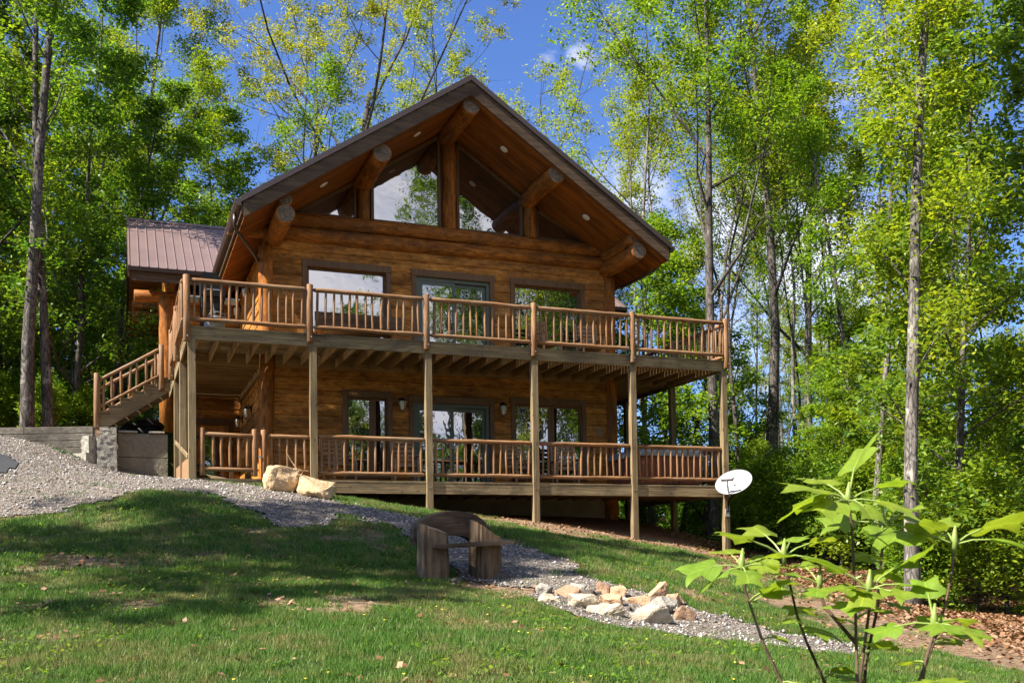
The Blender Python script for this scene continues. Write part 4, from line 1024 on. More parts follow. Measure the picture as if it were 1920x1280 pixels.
# ------------------------------------------------------------------ things on the decks
g = thing('barbecue_grill', 'black lidded barbecue grill behind the rails at the left end of the upper deck', 'grill', (.56, 1.25, ZU))
m = MB(); m.prism([(.32,.88),(.325,1.28),(.36,1.375),(.60,1.37),(.74,1.24),(.80,1.06),(.80,.88)], 1, .98, 1.52); part('lid', m, M['black'], g)
for c in [c for c in bpy.data.objects if c.parent == g]: c.location = Vector((0,0,ZU))-Vector(g.location)
def gp(name, m, mat): 
    o = part(name, m, mat, g); o.location = Vector((0,0,ZU))-Vector(g.location); return o
m = MB(); m.box(.33,.79,1.0,1.5,.62,.875,c=.01); gp('firebox', m, M['black'])
m = MB(); m.tube([(.38,.955,1.0),(.38,.93,1.0),(.74,.93,1.0),(.74,.955,1.0)], .012, 8); gp('lid_handle', m, M['steel'])
m = MB(); m.box(.81,1.10,1.02,1.48,.84,.87,c=.006); gp('side_shelf', m, M['grey_plastic']); m = MB(); m.box(.05,.31,1.02,1.48,.84,.87,c=.006); gp('side_shelf', m, M['grey_plastic'])
for x in (.36,.76):
    for y in (1.04,1.46):
        m = MB(); m.box(x-.022,x+.022,y-.022,y+.022,.0,.615); gp('leg', m, M['black'])
m = MB(); m.box(.385,.735,1.02,1.48,.12,.14); gp('bottom_shelf', m, M['steel'])
m = MB(); m.tube([(.50,1.25,.15),(.50,1.25,.42),(.50,1.25,.50)], [.15,.15,.07], 14); gp('gas_bottle', m, M['grey_plastic'])
m = MB(); m.tube([(0,0,0),(0,0,.30),(0,0,.302),(0,0,.325)], [.135,.165,.178,.178], 20); m.tube([(-.17,0,.30),(-.15,-.06,.40),(0,-.08,.44),(.15,-.06,.40),(.17,0,.30)], .006, 6)
o = single('bucket', m, M['grey_plastic'], 'grey plastic bucket on the upper deck in front of the grill', 'bucket', smooth=True); o.location = (.60,.55,ZU)
m = MB(); m.tube([(0,0,0),(0,0,.16),(0,0,.20),(0,0,.25)], [.05,.05,.022,.018], 14); m.tube([(0,0,.25),(0,0,.28)], [.02,.02], 10); m.tube([(.0,-.02,.27),(0,-.05,.27)], .008, 6)
o = single('spray_bottle', m, M['white'], 'white spray bottle standing on the bucket by the grill', 'bottle', smooth=True); o.location = (.52,.55,ZU+.327)
# deck bench
b = thing('deck_bench', 'brown wooden bench with a plank back on the upper deck before the left window', 'bench', (3.7,1.5,ZU))
def bpz(name, m, mat): return part(name, m, mat, b)
m = MB(); m.box(2.72,4.66,1.28,1.335,ZU+.50,ZU+.80,c=.012); bpz('backrest', m, M['rake'])
m = MB(); m.box(2.76,4.62,1.345,1.80,ZU+.43,ZU+.485,c=.01); bpz('seat', m, M['chair_wood'])
for x in (2.86,4.5):
    m = MB(); m.box(x-.06,x+.06,1.36,1.46,ZU,ZU+.428,c=.008); bpz('leg', m, M['log_z']); m = MB(); m.box(x-.06,x+.06,1.66,1.76,ZU,ZU+.428,c=.008); bpz('leg', m, M['log_z'])
    m = MB(); m.box(x-.05,x+.05,1.337,1.343,ZU+.486,ZU+.78); bpz('bracket', m, M['log_z'])
# rocking chairs (front towards -y)
def make_chair(label, cat):
    r = thing('rocking_chair', label, cat, (0,0,0), 'porch rocking chairs'); tree = []
    def P(name, m, mat='chair_wood'):
        o = part(name, m, M[mat], r, local=True); tree.append((o, [])); return o
    m = MB()
    for k in range(6): m.box(-.27,.27,-.27+k*.09,-.27+k*.09+.078,.415,.435,c=.004)
    P('seat', m)
    m = MB()
    for k in range(6):
        z = .52+k*.105; yy = .25+.27*(z-.43); m.beam((-.23,yy,z),(.23,yy,z),.018,.075)
    P('backrest', m)
    for s in (-1,1):
        x = .26*s
        m = MB(); m.beam((x,.22,.06),(x,.44,1.12),.045,.045); P('rear_post', m)
        m = MB(); m.beam((x,-.24,.06),(x,-.25,.66),.045,.045); P('leg', m)
        m = MB(); m.beam((x,-.32,.675),(x,.33,.665),.08,.024); P('arm', m)
        m = MB(); m.tube([(x, yy, .03+.16*yy*yy) for yy in np.linspace(-.45,.62,9)], .022, 6); P('rocker', m)
    m = MB(); m.beam((-.24,-.24,.25),(.24,-.24,.25),.03,.03); P('stretcher', m)
    return r, tree
chair, ctree = make_chair('slatted wooden rocking chair on the upper deck before the right-hand window', 'chair')
chair.location = (8.25,1.45,ZU); chair.rotation_euler = (0,0,.25)
for (x,y,z,rz,l) in ((9.45,1.5,ZU,-.15,'slatted rocking chair on the upper deck in front of the corner post'),
                     (3.25,1.35,0,.3,'rocking chair on the lower porch before the narrow left window'),
                     (4.75,1.45,0,-.1,'rocking chair on the lower porch under the lantern left of the sliding door'),
                     (7.55,1.4,0,.1,'rocking chair on the lower porch under the lantern right of the sliding door'),
                     (8.70,1.45,0,-.2,'rocking chair on the lower porch before the wide right window')):
    copy_thing(chair, ctree, (x,y,z), rz, 1, l)
# hot tub
t = thing('hot_tub', 'square red brown hot tub with grey rim on the right end of the lower porch', 'hot tub', (11.0,1.2,0))
def rrect(x0,x1,y0,y1,r,n=5):
    p = []
    for cx,cy,a in ((x1-r,y0+r,-PI/2),(x1-r,y1-r,0),(x0+r,y1-r,PI/2),(x0+r,y0+r,PI)):
        for i in range(n+1): q = a+PI/2*i/n; p.append((cx+r*math.cos(q), cy+r*math.sin(q)))
    return p
m = MB(); m.prism(rrect(10.16,11.86,.42,2.05,.12), 2, .06, .72)
for k in range(17): m.box(10.30+k*.09,10.30+k*.09+.078,.405,.4195,.07,.715)
for k in range(14): m.box(10.145,10.1595,.6+k*.095,.6+k*.095+.083,.07,.715)
part('cabinet', m, M['tub_wood'], t)
m = MB(); m.prism(rrect(10.10,11.92,.36,2.11,.16), 2, .722, .80); part('rim', m, M['grey_plastic'], t)
m = MB(); m.prism(rrect(10.13,11.89,.39,2.08,.14), 2, .801, .87); part('cover', m, M['grey_plastic'], t)
m = MB(); m.prism(rrect(10.2,11.82,.46,2.0,.1), 2, .0, .06); part('base', m, M['black'], t)
# covered barbecue behind the panels
gzb = gz(-.62,5.9)
t = thing('kettle_smoker', 'black domed outdoor smoker on the terrace under the stairs', 'smoker', (-.6,5.9,gzb))
m = MB(); m.tube([(-.6,5.9,gzb-.1),(-.6,5.9,gzb+.20)], [.35,.36], 20); part('bowl', m, M['black'], t, True)
m = MB(); m.tube([(-.6,5.9,gzb+.20),(-.6,5.9,gzb+.215),(-.6,5.9,gzb+.25),(-.6,5.9,gzb+.32),(-.6,5.9,gzb+.38),(-.6,5.9,gzb+.41),(-.6,5.9,gzb+.42)], [.365,.40,.395,.34,.24,.12,.02], 20); part('lid', m, M['black'], t, True)
m = MB(); m.tube([(-1.02,6.0,gzb),(-1.02,6.0,gzb+.22),(-1.02,6.0,gzb+.30)], [.16,.18,.1], 14); part('side_box', m, M['black'], t, True)
# satellite dish
dc = Vector((12.13,-.46,.06)); n_ = Vector((-.62,-.42,.66)).normalized()
d = thing('satellite_dish', 'white oval satellite dish on a bracket at the right corner post', 'satellite dish', (12.15,-.15,-.65))
right = n_.cross(Vector((0,0,1))).normalized(); upv = right.cross(n_).normalized()
if right.x < 0: right = -right
m = MB(); NR, NA = 7, 36
vs = []; fs = []
for back in (0, 1):
    for i in range(NR+1):
        for k in range(NA):
            a = 2*PI*k/NA; q = i/NR
            vs.append(dc + right*(.445*q*math.cos(a)) + upv*(.40*q*math.sin(a)) + n_*(.11*q*q-.11-(.012 if back else 0)))
b0 = (NR+1)*NA
for i in range(NR):
    for k in range(NA):
        a, b_ = i*NA+k, i*NA+(k+1)%NA; fs.append((a, b_, b_+NA, a+NA)); fs.append((b0+a, b0+a+NA, b0+b_+NA, b0+b_))
for k in range(NA): a, b_ = NR*NA+k, NR*NA+(k+1)%NA; fs.append((a, b_, b0+b_, b0+a))
m.add(vs, fs); part('reflector', m, M['white'], d, True)
m = MB(); pbot = dc - upv*.41 - n_*.02; foc = dc + n_*.30 - upv*.20
m.tube([pbot - n_*.03, pbot + n_*.03, foc - upv*.05], .018, 8); part('feed_arm', m, M['grey_plastic'], d)
m = MB(); m.beam(foc+right*.15, foc-right*.15, .09, .10, c=.014, up=tuple(upv)); m.tube([foc+upv*.02, foc-n_*.06], [.03,.034], 10); part('receiver', m, M['white'], d)
m = MB(); m.tube([dc-n_*.10, dc-n_*.22+Vector((0,0,-.10)), Vector((12.19,-.16,-.35)), Vector((12.19,-.115,-.62))], .024, 8); part('mast', m, M['black'], d)
m = MB(); m.tube([foc-n_*.05, foc-n_*.12-upv*.2, pbot-n_*.02, Vector((12.17,-.12,-.45)), Vector((12.13,-.09,-.72)), Vector((12.13,-.09,-1.3)), Vector((12.10,-.09,-1.62))], .006, 5); part('cable', m, M['black'], d)
m = MB(); m.box(12.13,12.25,-.10,-.078,-.74,-.56,c=.006); m.box(12.13,12.25,-.10,-.078,-.2,-.12,c=.006); part('bracket', m, M['white'], d)

# ------------------------------------------------------------------ stones
def rock(seed, dx, dy, dz, npt=22, jitter=.012, flat=0.0):
    r_ = random.Random(seed); bm = bmesh.new()
    for i in range(npt):
        a = r_.uniform(0, 2*PI); z = r_.uniform(-1, 1); q = math.sqrt(1-z*z)
        p = Vector((q*math.cos(a), q*math.sin(a), z))
        p = Vector((math.copysign(abs(p.x)**.7, p.x), math.copysign(abs(p.y)**.7, p.y), math.copysign(abs(p.z)**.7, p.z)))*r_.uniform(.86, 1.04)
        bm.verts.new((p.x*dx/2, p.y*dy/2, p.z*dz/2))
    res = bmesh.ops.convex_hull(bm, input=list(bm.verts))
    bmesh.ops.delete(bm, geom=[v for v in bm.verts if not v.link_faces], context='VERTS')
    s = min(dx, dy, dz)
    bmesh.ops.bevel(bm, geom=list(bm.edges), offset=s*.035, segments=1, affect='EDGES')
    bmesh.ops.triangulate(bm, faces=list(bm.faces)); bmesh.ops.subdivide_edges(bm, edges=[e for e in bm.edges if e.calc_length() > s*.12], cuts=3, use_grid_fill=True)
    bmesh.ops.triangulate(bm, faces=list(bm.faces))
    from mathutils import noise as mn
    for v in bm.verts:
        k = mn.noise(v.co*(2.6/s)+Vector((seed*3.1, 0, 0)))*.07 + mn.noise(v.co*(8/s)+Vector((0, seed*1.7, 0)))*.035 + mn.noise(v.co*(19/s))*.012
        v.co += v.co.normalized()*k*s
    bm.verts.index_update(); m = MB(); m.add([v.co.copy() for v in bm.verts], [tuple(v.index for v in f.verts) for f in bm.faces]); bm.free(); return m
def place_rock(name, seed, c, dims, mat, label, cat, group=None, rz=0.0, rx=0.0, npt=22):
    o = single(name, rock(seed, *dims, npt=npt), M[mat], label, cat, group); o.location = c; o.rotation_euler = (rx, 0, rz); return o
place_rock('boulder', 4, (1.46,-2.02,-.20), (.76,.55,.58), 'st_gold', 'rugged tan boulder at the gravel edge, left of its paler neighbour', 'boulder', 'boulders below the porch', .3, -.15, 30)
place_rock('boulder', 9, (2.06,-2.40,-.33), (.86,.62,.52), 'st_gold', 'angular golden boulder with a flat pale top, right of the rugged one', 'boulder', 'boulders below the porch', -.25, .12, 20)
ST = [  # x, y, z, width, height, material, label
 (3.46,-9.57,-2.07,.22,.14,'st_grey','rounded grey stone at the left end of the fire pit'),
 (3.32,-10.07,-2.16,.30,.14,'st_cream','long cream stone lying at the left front of the fire pit'),
 (3.59,-10.30,-2.20,.45,.20,'st_cream','wide flat cream stone in the front row of the fire pit'),
 (3.78,-10.62,-2.28,.42,.25,'st_cream','triangular cream stone leaning in the front of the fire pit'),
 (4.19,-10.85,-2.35,.50,.25,'st_cream','largest pale stone at the front right of the fire pit'),
 (4.13,-10.05,-2.19,.30,.15,'st_tan','orange tan stone resting on the triangular cream one'),
 (3.70,-9.76,-2.10,.30,.14,'st_red','red brown wedge stone behind the wide flat one'),
 (3.60,-9.68,-2.12,.14,.10,'st_tan','small orange stone left of the red brown wedge'),
 (3.95,-9.44,-2.06,.26,.13,'st_grey','grey slab at the back of the fire pit'),
 (3.99,-9.67,-2.12,.19,.11,'st_dark','dark grey stone in the middle of the fire pit'),
 (4.23,-9.58,-2.08,.22,.17,'st_red','upright pinkish stone at the back of the fire pit'),
 (4.40,-9.67,-2.11,.22,.16,'st_tan','pale tan stone next to the upright pinkish one'),
 (4.92,-9.64,-2.11,.36,.24,'st_tan','tall orange tan block on top at the right of the fire pit'),
 (4.52,-9.98,-2.22,.31,.12,'st_tan','flat pinkish slab below the tall orange block'),
 (4.66,-10.32,-2.28,.36,.23,'st_grey','grey white block in the right front of the fire pit'),
 (4.98,-9.96,-2.23,.20,.17,'st_tan','brown orange stone behind the grey white block'),
 (5.12,-9.88,-2.24,.14,.13,'st_red','small brown stone at the far right of the fire pit'),
 (4.76,-10.63,-2.37,.26,.24,'st_red','brown and white stone at the right corner of the fire pit'),
 (4.16,-10.36,-2.30,.13,.11,'st_dark','small dark stone between the two front halves of the fire pit'),
 (4.11,-9.66,-2.13,.13,.11,'st_dark','small dark brown stone beside the upright pinkish one'),
 (4.19,-9.33,-2.09,.18,.07,'st_grey','thin whitish stone at the back rim of the fire pit')]
for i, (x, y, z, w, h, mt, l) in enumerate(ST):
    place_rock('fire_pit_stone', 30+i, (x, y, z-.005), (w*1.12, w*random.uniform(.68,.85), h*1.3), mt, l, 'stone', 'stones of the fire pit', -.35+random.uniform(-.3,.3), random.uniform(-.25,.25), random.choice((12,14,16)))
place_rock('stone', 60, (2.66,-8.62,gz(2.66,-8.62)+.02), (.17,.13,.12), 'st_dark', 'small dark stone at the foot of the left bench leg', 'stone', None, .4)
place_rock('stone', 61, (3.34,-8.42,gz(3.34,-8.42)+.03), (.26,.18,.13), 'st_dark', 'dark stone against the right bench leg', 'stone', None, -.2)

# ------------------------------------------------------------------ rustic garden bench
bx, by = 2.84, -8.2; bz = min(gz(bx-.36, by-.2), gz(bx+.36, by-.2))
gb = thing('rustic_bench', 'dark weathered log bench with an arched slab back on the lawn', 'bench', (bx, by, bz))
def gpart(name, m, mat): return part(name, m, mat, gb, local=True)
def rough_leg(x0, x1, y0, y1, h, bev):
    bm = bmesh.new(); bmesh.ops.create_cube(bm, size=1); bmesh.ops.bevel(bm, geom=[e for e in bm.edges if abs(e.verts[0].co.z-e.verts[1].co.z) > .5], offset=.12, segments=2, affect='EDGES')
    bmesh.ops.subdivide_edges(bm, edges=[e for e in bm.edges if abs(e.verts[0].co.z-e.verts[1].co.z) > .5], cuts=5)
    bm.verts.index_update(); m = MB(); vs = []
    for v in bm.verts:
        x = (x0+x1)/2+v.co.x*(x1-x0); y = (y0+y1)/2+v.co.y*(y1-y0); z = -.18+(v.co.z+.5)*(h+.18)
        if v.co.z > .49: z += bev*v.co.x - .16*max(0, -v.co.y)
        f = 1+.10*(1-(v.co.z+.5)); x = (x0+x1)/2+(x-(x0+x1)/2)*f
        vs.append((x+random.uniform(-1,1)*.006, y+random.uniform(-1,1)*.006, z))
    m.add(vs, [tuple(v.index for v in f.verts) for f in bm.faces]); bm.free(); return m
gpart('leg', rough_leg(-.51,-.20,-.26,.20,.72,-.10), M['bench_wood'])
gpart('leg', rough_leg(.20,.51,-.26,.20,.71,-.20), M['bench_wood'])
outer = [(-.52,.47),(-.555,.56),(-.545,.67),(-.49,.765),(-.39,.835),(-.26,.885),(-.1,.915),(.06,.92),(.2,.905),(.33,.865),(.44,.795),(.52,.70),(.545,.58),(.52,.47)]
inner = [(.27,.47),(.25,.52),(.20,.565),(.11,.59),(0,.60),(-.11,.59),(-.19,.565),(-.24,.52),(-.26,.47)]
m = MB(); L_ = len(outer); NI = len(inner); rows = []
for yy, s in ((.205,.97),(.235,1.0),(.355,1.0),(.385,.97)):
    rows.append([Vector((x*s, yy, .5+(z-.5)*s)) for x, z in outer] + [Vector((x*(2-s), yy, z)) for x, z in inner])
n_all = L_+NI; vs = [q+Vector((random.uniform(-1,1)*.004,0,random.uniform(-1,1)*.004)) for r_ in rows for q in r_]; fs = []
for j in range(3):
    for k in range(n_all): a, b_ = j*n_all+k, j*n_all+(k+1)%n_all; fs.append((a, b_, b_+n_all, a+n_all))
for j in (0, 3):
    o_ = [j*n_all+k for k in range(L_)]; i_ = [j*n_all+L_+k for k in range(NI)][::-1]
    for k in range(L_-1):
        a, b_ = i_[min(NI-1, int(k*(NI-1)/(L_-1)))], i_[min(NI-1, int((k+1)*(NI-1)/(L_-1)))]
        fs.append((o_[k], o_[k+1], b_, a) if a != b_ else (o_[k], o_[k+1], a))
m.add(vs, fs); gpart('backrest', m, M['bench_arch'])
m = MB(); P_ = [(-.42,.425),(-.36,.41),(.1,.435),(.5,.455),(.63,.475),(.645,.49),(.62,.51),(.2,.50),(-.2,.475),(-.42,.465)]
m.prism(P_, 1, -.38, -.16); gpart('seat', m, M['bench_arch'])

# ------------------------------------------------------------------ foreground sapling
sp = thing('tulip_sapling', 'young sapling with broad four-lobed bright green leaves close to the camera', 'sapling', (.35,-18.86,gz(.35,-18.86)))
def leaf_mesh(seed, S):
    r_ = random.Random(seed); bm = bmesh.new()
    half_ = [(.10,-.01),(.29,-.01),(.45,.12),(.54,.33),(.43,.40),(.33,.48),(.36,.66),(.42,.89),(.28,.84),(.13,.76)]
    mid = [(0,0),(0,.2),(0,.4),(0,.58),(0,.70)]
    V_ = lambda x, y: bm.verts.new((x, y, 0))
    ms = [V_(*p) for p in mid]
    for s in (-1, 1):
        hs = [V_(s*x*(1+r_.uniform(-.07,.07)), y+r_.uniform(-.02,.02)) for x, y in half_]
        for f in ((ms[0],hs[0],hs[1],ms[1]), (ms[1],hs[1],hs[2]), (ms[1],hs[2],hs[3]), (ms[1],hs[3],hs[4],ms[2]), (ms[2],hs[4],hs[5],ms[3]), (ms[3],hs[5],hs[6]), (ms[3],hs[6],hs[7],hs[8]), (ms[3],hs[8],hs[9],ms[4])):
            bm.faces.new(f if s > 0 else f[::-1])
    bmesh.ops.subdivide_edges(bm, edges=list(bm.edges), cuts=2, use_grid_fill=True)
    bmesh.ops.triangulate(bm, faces=[f for f in bm.faces if len(f.verts) > 4])
    dr = r_.uniform(.05,.45); fo = r_.uniform(.05,.28); tw = r_.uniform(-.35,.35); w1, w2 = r_.uniform(0,6), r_.uniform(0,6)
    lx_ = [v.co.x for v in bm.verts]; ly_ = [v.co.y for v in bm.verts]
    for v in bm.verts:
        x, y = v.co.x, v.co.y
        v.co.z = fo*abs(x) - dr*y*y*.55 - .45*x*x + tw*x*y + .025*math.sin(9*y+w1)*abs(x)*2 + .02*math.sin(11*x+w2)
        v.co *= S
    me = bpy.data.meshes.new('leaf'); bm.to_mesh(me); bm.free()
    for nm, vals in (('leaf_x', lx_), ('leaf_y', ly_)): me.attributes.new(nm, 'FLOAT', 'POINT').data.foreach_set('value', vals)
    me.materials.append(M['lf_sap']); me.materials.append(M['stem_green'])
    me.polygons.foreach_set('use_smooth', [True]*len(me.polygons)); return me
STEMS = [[(.153,-18.847,-2.01),(.114,-18.832,-1.918),(.079,-18.818,-1.798),(.072,-18.816,-1.745)],
 [(.341,-18.758,-2.03),(.30,-18.743,-1.927),(.28,-18.735,-1.861),(.26,-18.727,-1.754),(.254,-18.725,-1.721)],
 [(.347,-18.868,-2.005),(.347,-18.868,-1.826),(.344,-18.867,-1.647),(.338,-18.864,-1.592)],
 [(.288,-18.952,-1.985),(.309,-18.96,-1.844),(.31,-18.961,-1.797)],
 [(.468,-18.754,-1.99),(.50,-18.766,-1.848),(.515,-18.772,-1.695),(.516,-18.772,-1.647)],
 [(.482,-18.92,-2.016),(.518,-18.933,-1.923),(.546,-18.944,-1.834),(.562,-18.95,-1.758),(.568,-18.953,-1.699)],
 [(.35,-19.083,-1.951),(.368,-19.09,-1.894),(.37,-19.091,-1.871)]]
gs = gz(.35,-18.86)
RT = Vector((.93,-.36,0)); AW = Vector((.36,.93,0))
WH = []
for i, st in enumerate(STEMS):
    base = Vector((.33+.03*math.cos(i*2.1), -18.86+.03*math.sin(i*2.1), gs-.03))
    p0 = Vector(st[0]); pts = [base, base.lerp(p0, .35)+Vector((0,0,.06)), base.lerp(p0, .7)+Vector((0,0,.06))] + [Vector(p) for p in st]
    rs = [.0062,.0054,.0046] + [.0038-.0016*k/len(st) for k in range(len(st))]
    m = MB(); m.tube(pts, rs, 8, wob=.06); part('stem', m, M['stem'], sp, True); WH.append(Vector(st[-1]))
m = MB(); m.tube([(.345,-18.868,-1.925),(.312,-18.80,-1.841),(.302,-18.797,-1.789)], [.005,.004,.0035], 7); part('stem', m, M['stem'], sp, True); WH.append(Vector((.302,-18.797,-1.789)))
LEAFN = [0]
def put_leaf(c, ang, el, S, roll=0.0, pet=.05):
    d = (RT*math.cos(ang)+AW*math.sin(ang))*math.cos(el)+Vector((0,0,math.sin(el))); d.normalize()
    s_ = d.cross(Vector((0,0,1))).normalized(); u_ = s_.cross(d).normalized()
    s2 = s_*math.cos(roll)+u_*math.sin(roll); u2 = -s_*math.sin(roll)+u_*math.cos(roll)
    me = leaf_mesh(500+LEAFN[0], S); LEAFN[0] += 1
    b_ = c + d*pet + Vector((0,0,.25*pet))
    Mx = Matrix(((s2.x,d.x,u2.x,b_.x),(s2.y,d.y,u2.y,b_.y),(s2.z,d.z,u2.z,b_.z),(0,0,0,1)))
    me.transform(Mx)
    bm = bmesh.new(); bm.from_mesh(me); n0 = len(bm.faces)
    rg = []
    for p_, rr in ((c, .0028), (c+d*pet*.5+Vector((0,0,.18*pet)), .0024), (b_+d*.012, .0018)):
        rg.append([bm.verts.new(p_ + (s2*math.cos(a)+u2*math.sin(a))*rr) for a in (0, PI/2, PI, 3*PI/2)])
    for j in range(2):
        for k in range(4): bm.faces.new((rg[j][k], rg[j][(k+1)%4], rg[j+1][(k+1)%4], rg[j+1][k])).material_index = 1
    bm.to_mesh(me); bm.free()
    part('leaf', me, None, sp)
SPEC = [ # whorl index, [(angle deg, elevation deg, size, roll)]
 (0, [(185,-8,.155,.3),(205,-25,.14,-.2),(20,8,.13,.2),(100,15,.12,0),(265,-20,.115,.1),(325,-5,.10,.3)]),
 (1, [(172,16,.165,-.2),(205,-22,.15,.3),(15,12,.155,.2),(60,22,.12,.1),(110,25,.14,0),(330,-15,.11,0)]),
 (2, [(175,12,.20,.1),(195,-10,.18,-.3),(222,-18,.14,.2),(55,50,.18,.5),(10,10,.16,.2),(-15,-15,.18,-.1),(110,20,.15,0),(280,-25,.13,.2)]),
 (3, [(165,25,.17,-.2),(195,-6,.15,.2),(20,22,.18,.3),(-10,-4,.13,0),(240,-22,.12,.1),(300,-15,.12,0)]),
 (4, [(170,-2,.165,.4),(5,18,.14,.1),(30,5,.13,-.3),(250,-20,.14,.2),(-20,-18,.15,.2),(100,18,.13,0)]),
 (5, [(172,6,.21,.2),(200,22,.14,-.2),(8,16,.22,.25),(-12,-6,.15,0),(85,20,.13,.1)]),
 (6, [(180,-15,.12,.2),(20,-5,.10,.1),(260,-10,.13,0),(80,45,.12,.1),(320,-20,.11,0)]),
 (7, [(185,10,.13,.2),(20,15,.12,.1),(100,20,.11,0),(250,-20,.10,0)])]
for w, ls in SPEC:
    for a, e, S, r_ in ls: put_leaf(WH[w], rad(a), rad(e), S*.67, r_, .045+.035*random.random())
    m = MB(); c = WH[w]; m.tube([c-Vector((0,0,.022)), c+Vector((0,0,.01)), c+Vector((.004,0,.045))], [.0045,.0085,.002], 7); part('bud', m, M['stem_green'], sp, True)
for i, st in enumerate(STEMS):       # smaller leaves lower on the stems
    pts = [Vector(p) for p in st]
    for j in range(4):
        t = random.uniform(0, .75); k = min(int(t*(len(pts)-1)), len(pts)-2); q = pts[k].lerp(pts[k+1], t*(len(pts)-1)-k)
        put_leaf(q, random.uniform(0, 6.28), rad(random.uniform(-15, 30)), random.uniform(.055, .10), random.uniform(-.3,.3), .03)
    q = pts[0]-Vector((0,0,.05))
    for j in range(2): put_leaf(q, random.uniform(0, 6.28), rad(random.uniform(-10, 25)), random.uniform(.07, .12), 0, .03)

# ------------------------------------------------------------------ trees
class Tree:
    """trunk with limbs (one mesh) and a crown of single leaves (another), base at the origin"""
    def __init__(s, seed): s.r = random.Random(seed); s.n = np.random.default_rng(seed); s.mb = MB(); s.anch = []
    def grow(s, p, d, L, r, lev, P):
        q = P[lev]; R_ = s.r; k = q.get('seg', 6 if lev == 0 else 4); pts = [p.copy()]; dirs = [d.copy()]
        wob = q.get('wob', .12); trop = q.get('trop', .10)
        for i in range(k):
            d = (d + Vector((R_.gauss(0,wob), R_.gauss(0,wob), R_.gauss(0,wob*.5)+trop))).normalized()
            p = p + d*(L/k); pts.append(p.copy()); dirs.append(d.copy())
        e = q.get('end', .25)
        rs = [r*(1-(1-e)*(i/k)**.9) for i in range(k+1)]
        if lev == 0: rs[0] = r*1.35; pts[0] = pts[0] - Vector((0,0,.35)); pts.insert(1, Vector((0,0,.30))+dirs[0]*.05); dirs.insert(1, dirs[0]); rs.insert(1, r*1.06); k += 1
        n = (9,6,4,3)[min(lev,3)]
        if r > .0045: s.mb.tube(pts, rs, n, cap=(lev == 0), wob=.05 if lev < 2 else 0)
        if lev >= q.get('leafy', 2) or q.get('leaf'):
            for i in range(1, k+1):
                if i/k >= q.get('lstart', .35): s.anch.append((pts[i], dirs[i]))
        if lev+1 < len(P):
            c = P[lev+1]; nc = c['n']; st = c.get('start', .2); az = R_.uniform(0, 6.28)
            for j in range(nc):
                t = st + (c.get('stop', .98)-st)*((j+R_.uniform(.1,.9))/nc)
                x = t*k; i = min(int(x), k-1); b = pts[i].lerp(pts[i+1], x-i); dd = dirs[i+1]
                az += 2.4+R_.uniform(-.5,.5)
                a = dd.orthogonal().normalized(); bb = dd.cross(a)
                ang = c['ang']*R_.uniform(.75,1.25)*(1-c.get('angfall',0)*t)
                nd_ = dd*math.cos(ang) + (a*math.cos(az)+bb*math.sin(az))*math.sin(ang)
                if c.get('flat') and lev >= 1: nd_.z *= .5; nd_.normalize()
                sh = c.get('shape', lambda t: 1-.55*t)(((t-st)/(1-st+1e-6)))
                rr = (rs[i]+(rs[i+1]-rs[i])*(x-i))
                s.grow(b, nd_, L*c['len']*sh*R_.uniform(.7,1.2), min(rr*.85, max(.009, rr*c.get('rad',.5)*R_.uniform(.8,1.1))), lev+1, P)
        return pts
    def leaves(s, n, size, sp, asp=.5, droop=-.2, keep=1.0, zflat=.75):
        A = np.array([a[0][:] for a in s.anch]); g = s.n
        if keep < 1: A = A[g.random(len(A)) < keep]
        i = g.integers(0, len(A), n); jit = g.normal(0, sp, (n,3)); jit[:,2] *= zflat
        c = A[i] + jit
        d = g.normal(0, 1, (n,3)); d[:,2] = d[:,2]*.45+droop; d /= np.linalg.norm(d, axis=1)[:,None]
        u = g.normal(0, .55, (n,3)); u[:,2] += 1; sd = np.cross(d, u); sd /= np.linalg.norm(sd, axis=1)[:,None]+1e-9
        nn = np.cross(sd, d)
        S = size*g.uniform(.5, 1.5, n)[:,None]
        v = np.stack([c-d*S*.5, c+sd*S*asp*.5+nn*S*.06-d*S*.05, c+d*S*.5, c-sd*S*asp*.5+nn*S*.06-d*S*.05], 1)
        return v.reshape(-1,3).astype(np.float32)
def proto(seed, H, r0, P, lv, bark_, lf, lean=(0,0), spine=None):
    t = Tree(seed)
    d = Vector((lean[0], lean[1], 1)).normalized()
    t.grow(Vector((0,0,0)), d, H, r0, 0, P)
    L = t.leaves(**lv)
    tm = t.mb.mesh('trunk', M[bark_], True); cm = fast_mesh('crown', L, 4, M[lf])
    return dict(trunk=tm, crown=cm, L=L, tv=t.mb, lf=lf, bark=bark_)
def plant(pr, name, label, cat, x, y, rz=0.0, sc=1.0, group=None, dz=0.0):
    s_ = sc if isinstance(sc, tuple) else (sc,)*3
    r = thing(name, label, cat, (x, y, gz(x,y)+dz), group); r.rotation_euler = (0,0,rz); r.scale = s_
    o = link('trunk', pr['trunk']); o.parent = r; o = link('crown', pr['crown']); o.parent = r
    return r
bell = lambda t: .55+.9*t*(1-t)*2.0-.35*t
dn = lambda t: 1.0-.75*t
OPEN = lambda seed, H=21, cs=.42, n=13, lv=None, bark_='bark_grey', lf='lf_yellow', r0=.20, ln=.30, lean=(0,0), wob=.05, ang=.95, lrad=.5: proto(seed, H, r0,
    [dict(seg=9, wob=wob, trop=.05, end=.12), dict(n=n, start=cs, len=ln, ang=ang, angfall=.45, rad=lrad, trop=.16, wob=.16, shape=dn, end=.2), dict(n=5, start=.25, len=.48, ang=.75, rad=.5, trop=.10, wob=.2, leafy=2), dict(n=4, start=.2, len=.5, ang=.7, rad=.5, trop=.05, wob=.25)],
    lv or dict(n=26000, size=.105, sp=.17), bark_, lf, lean)
T = {}
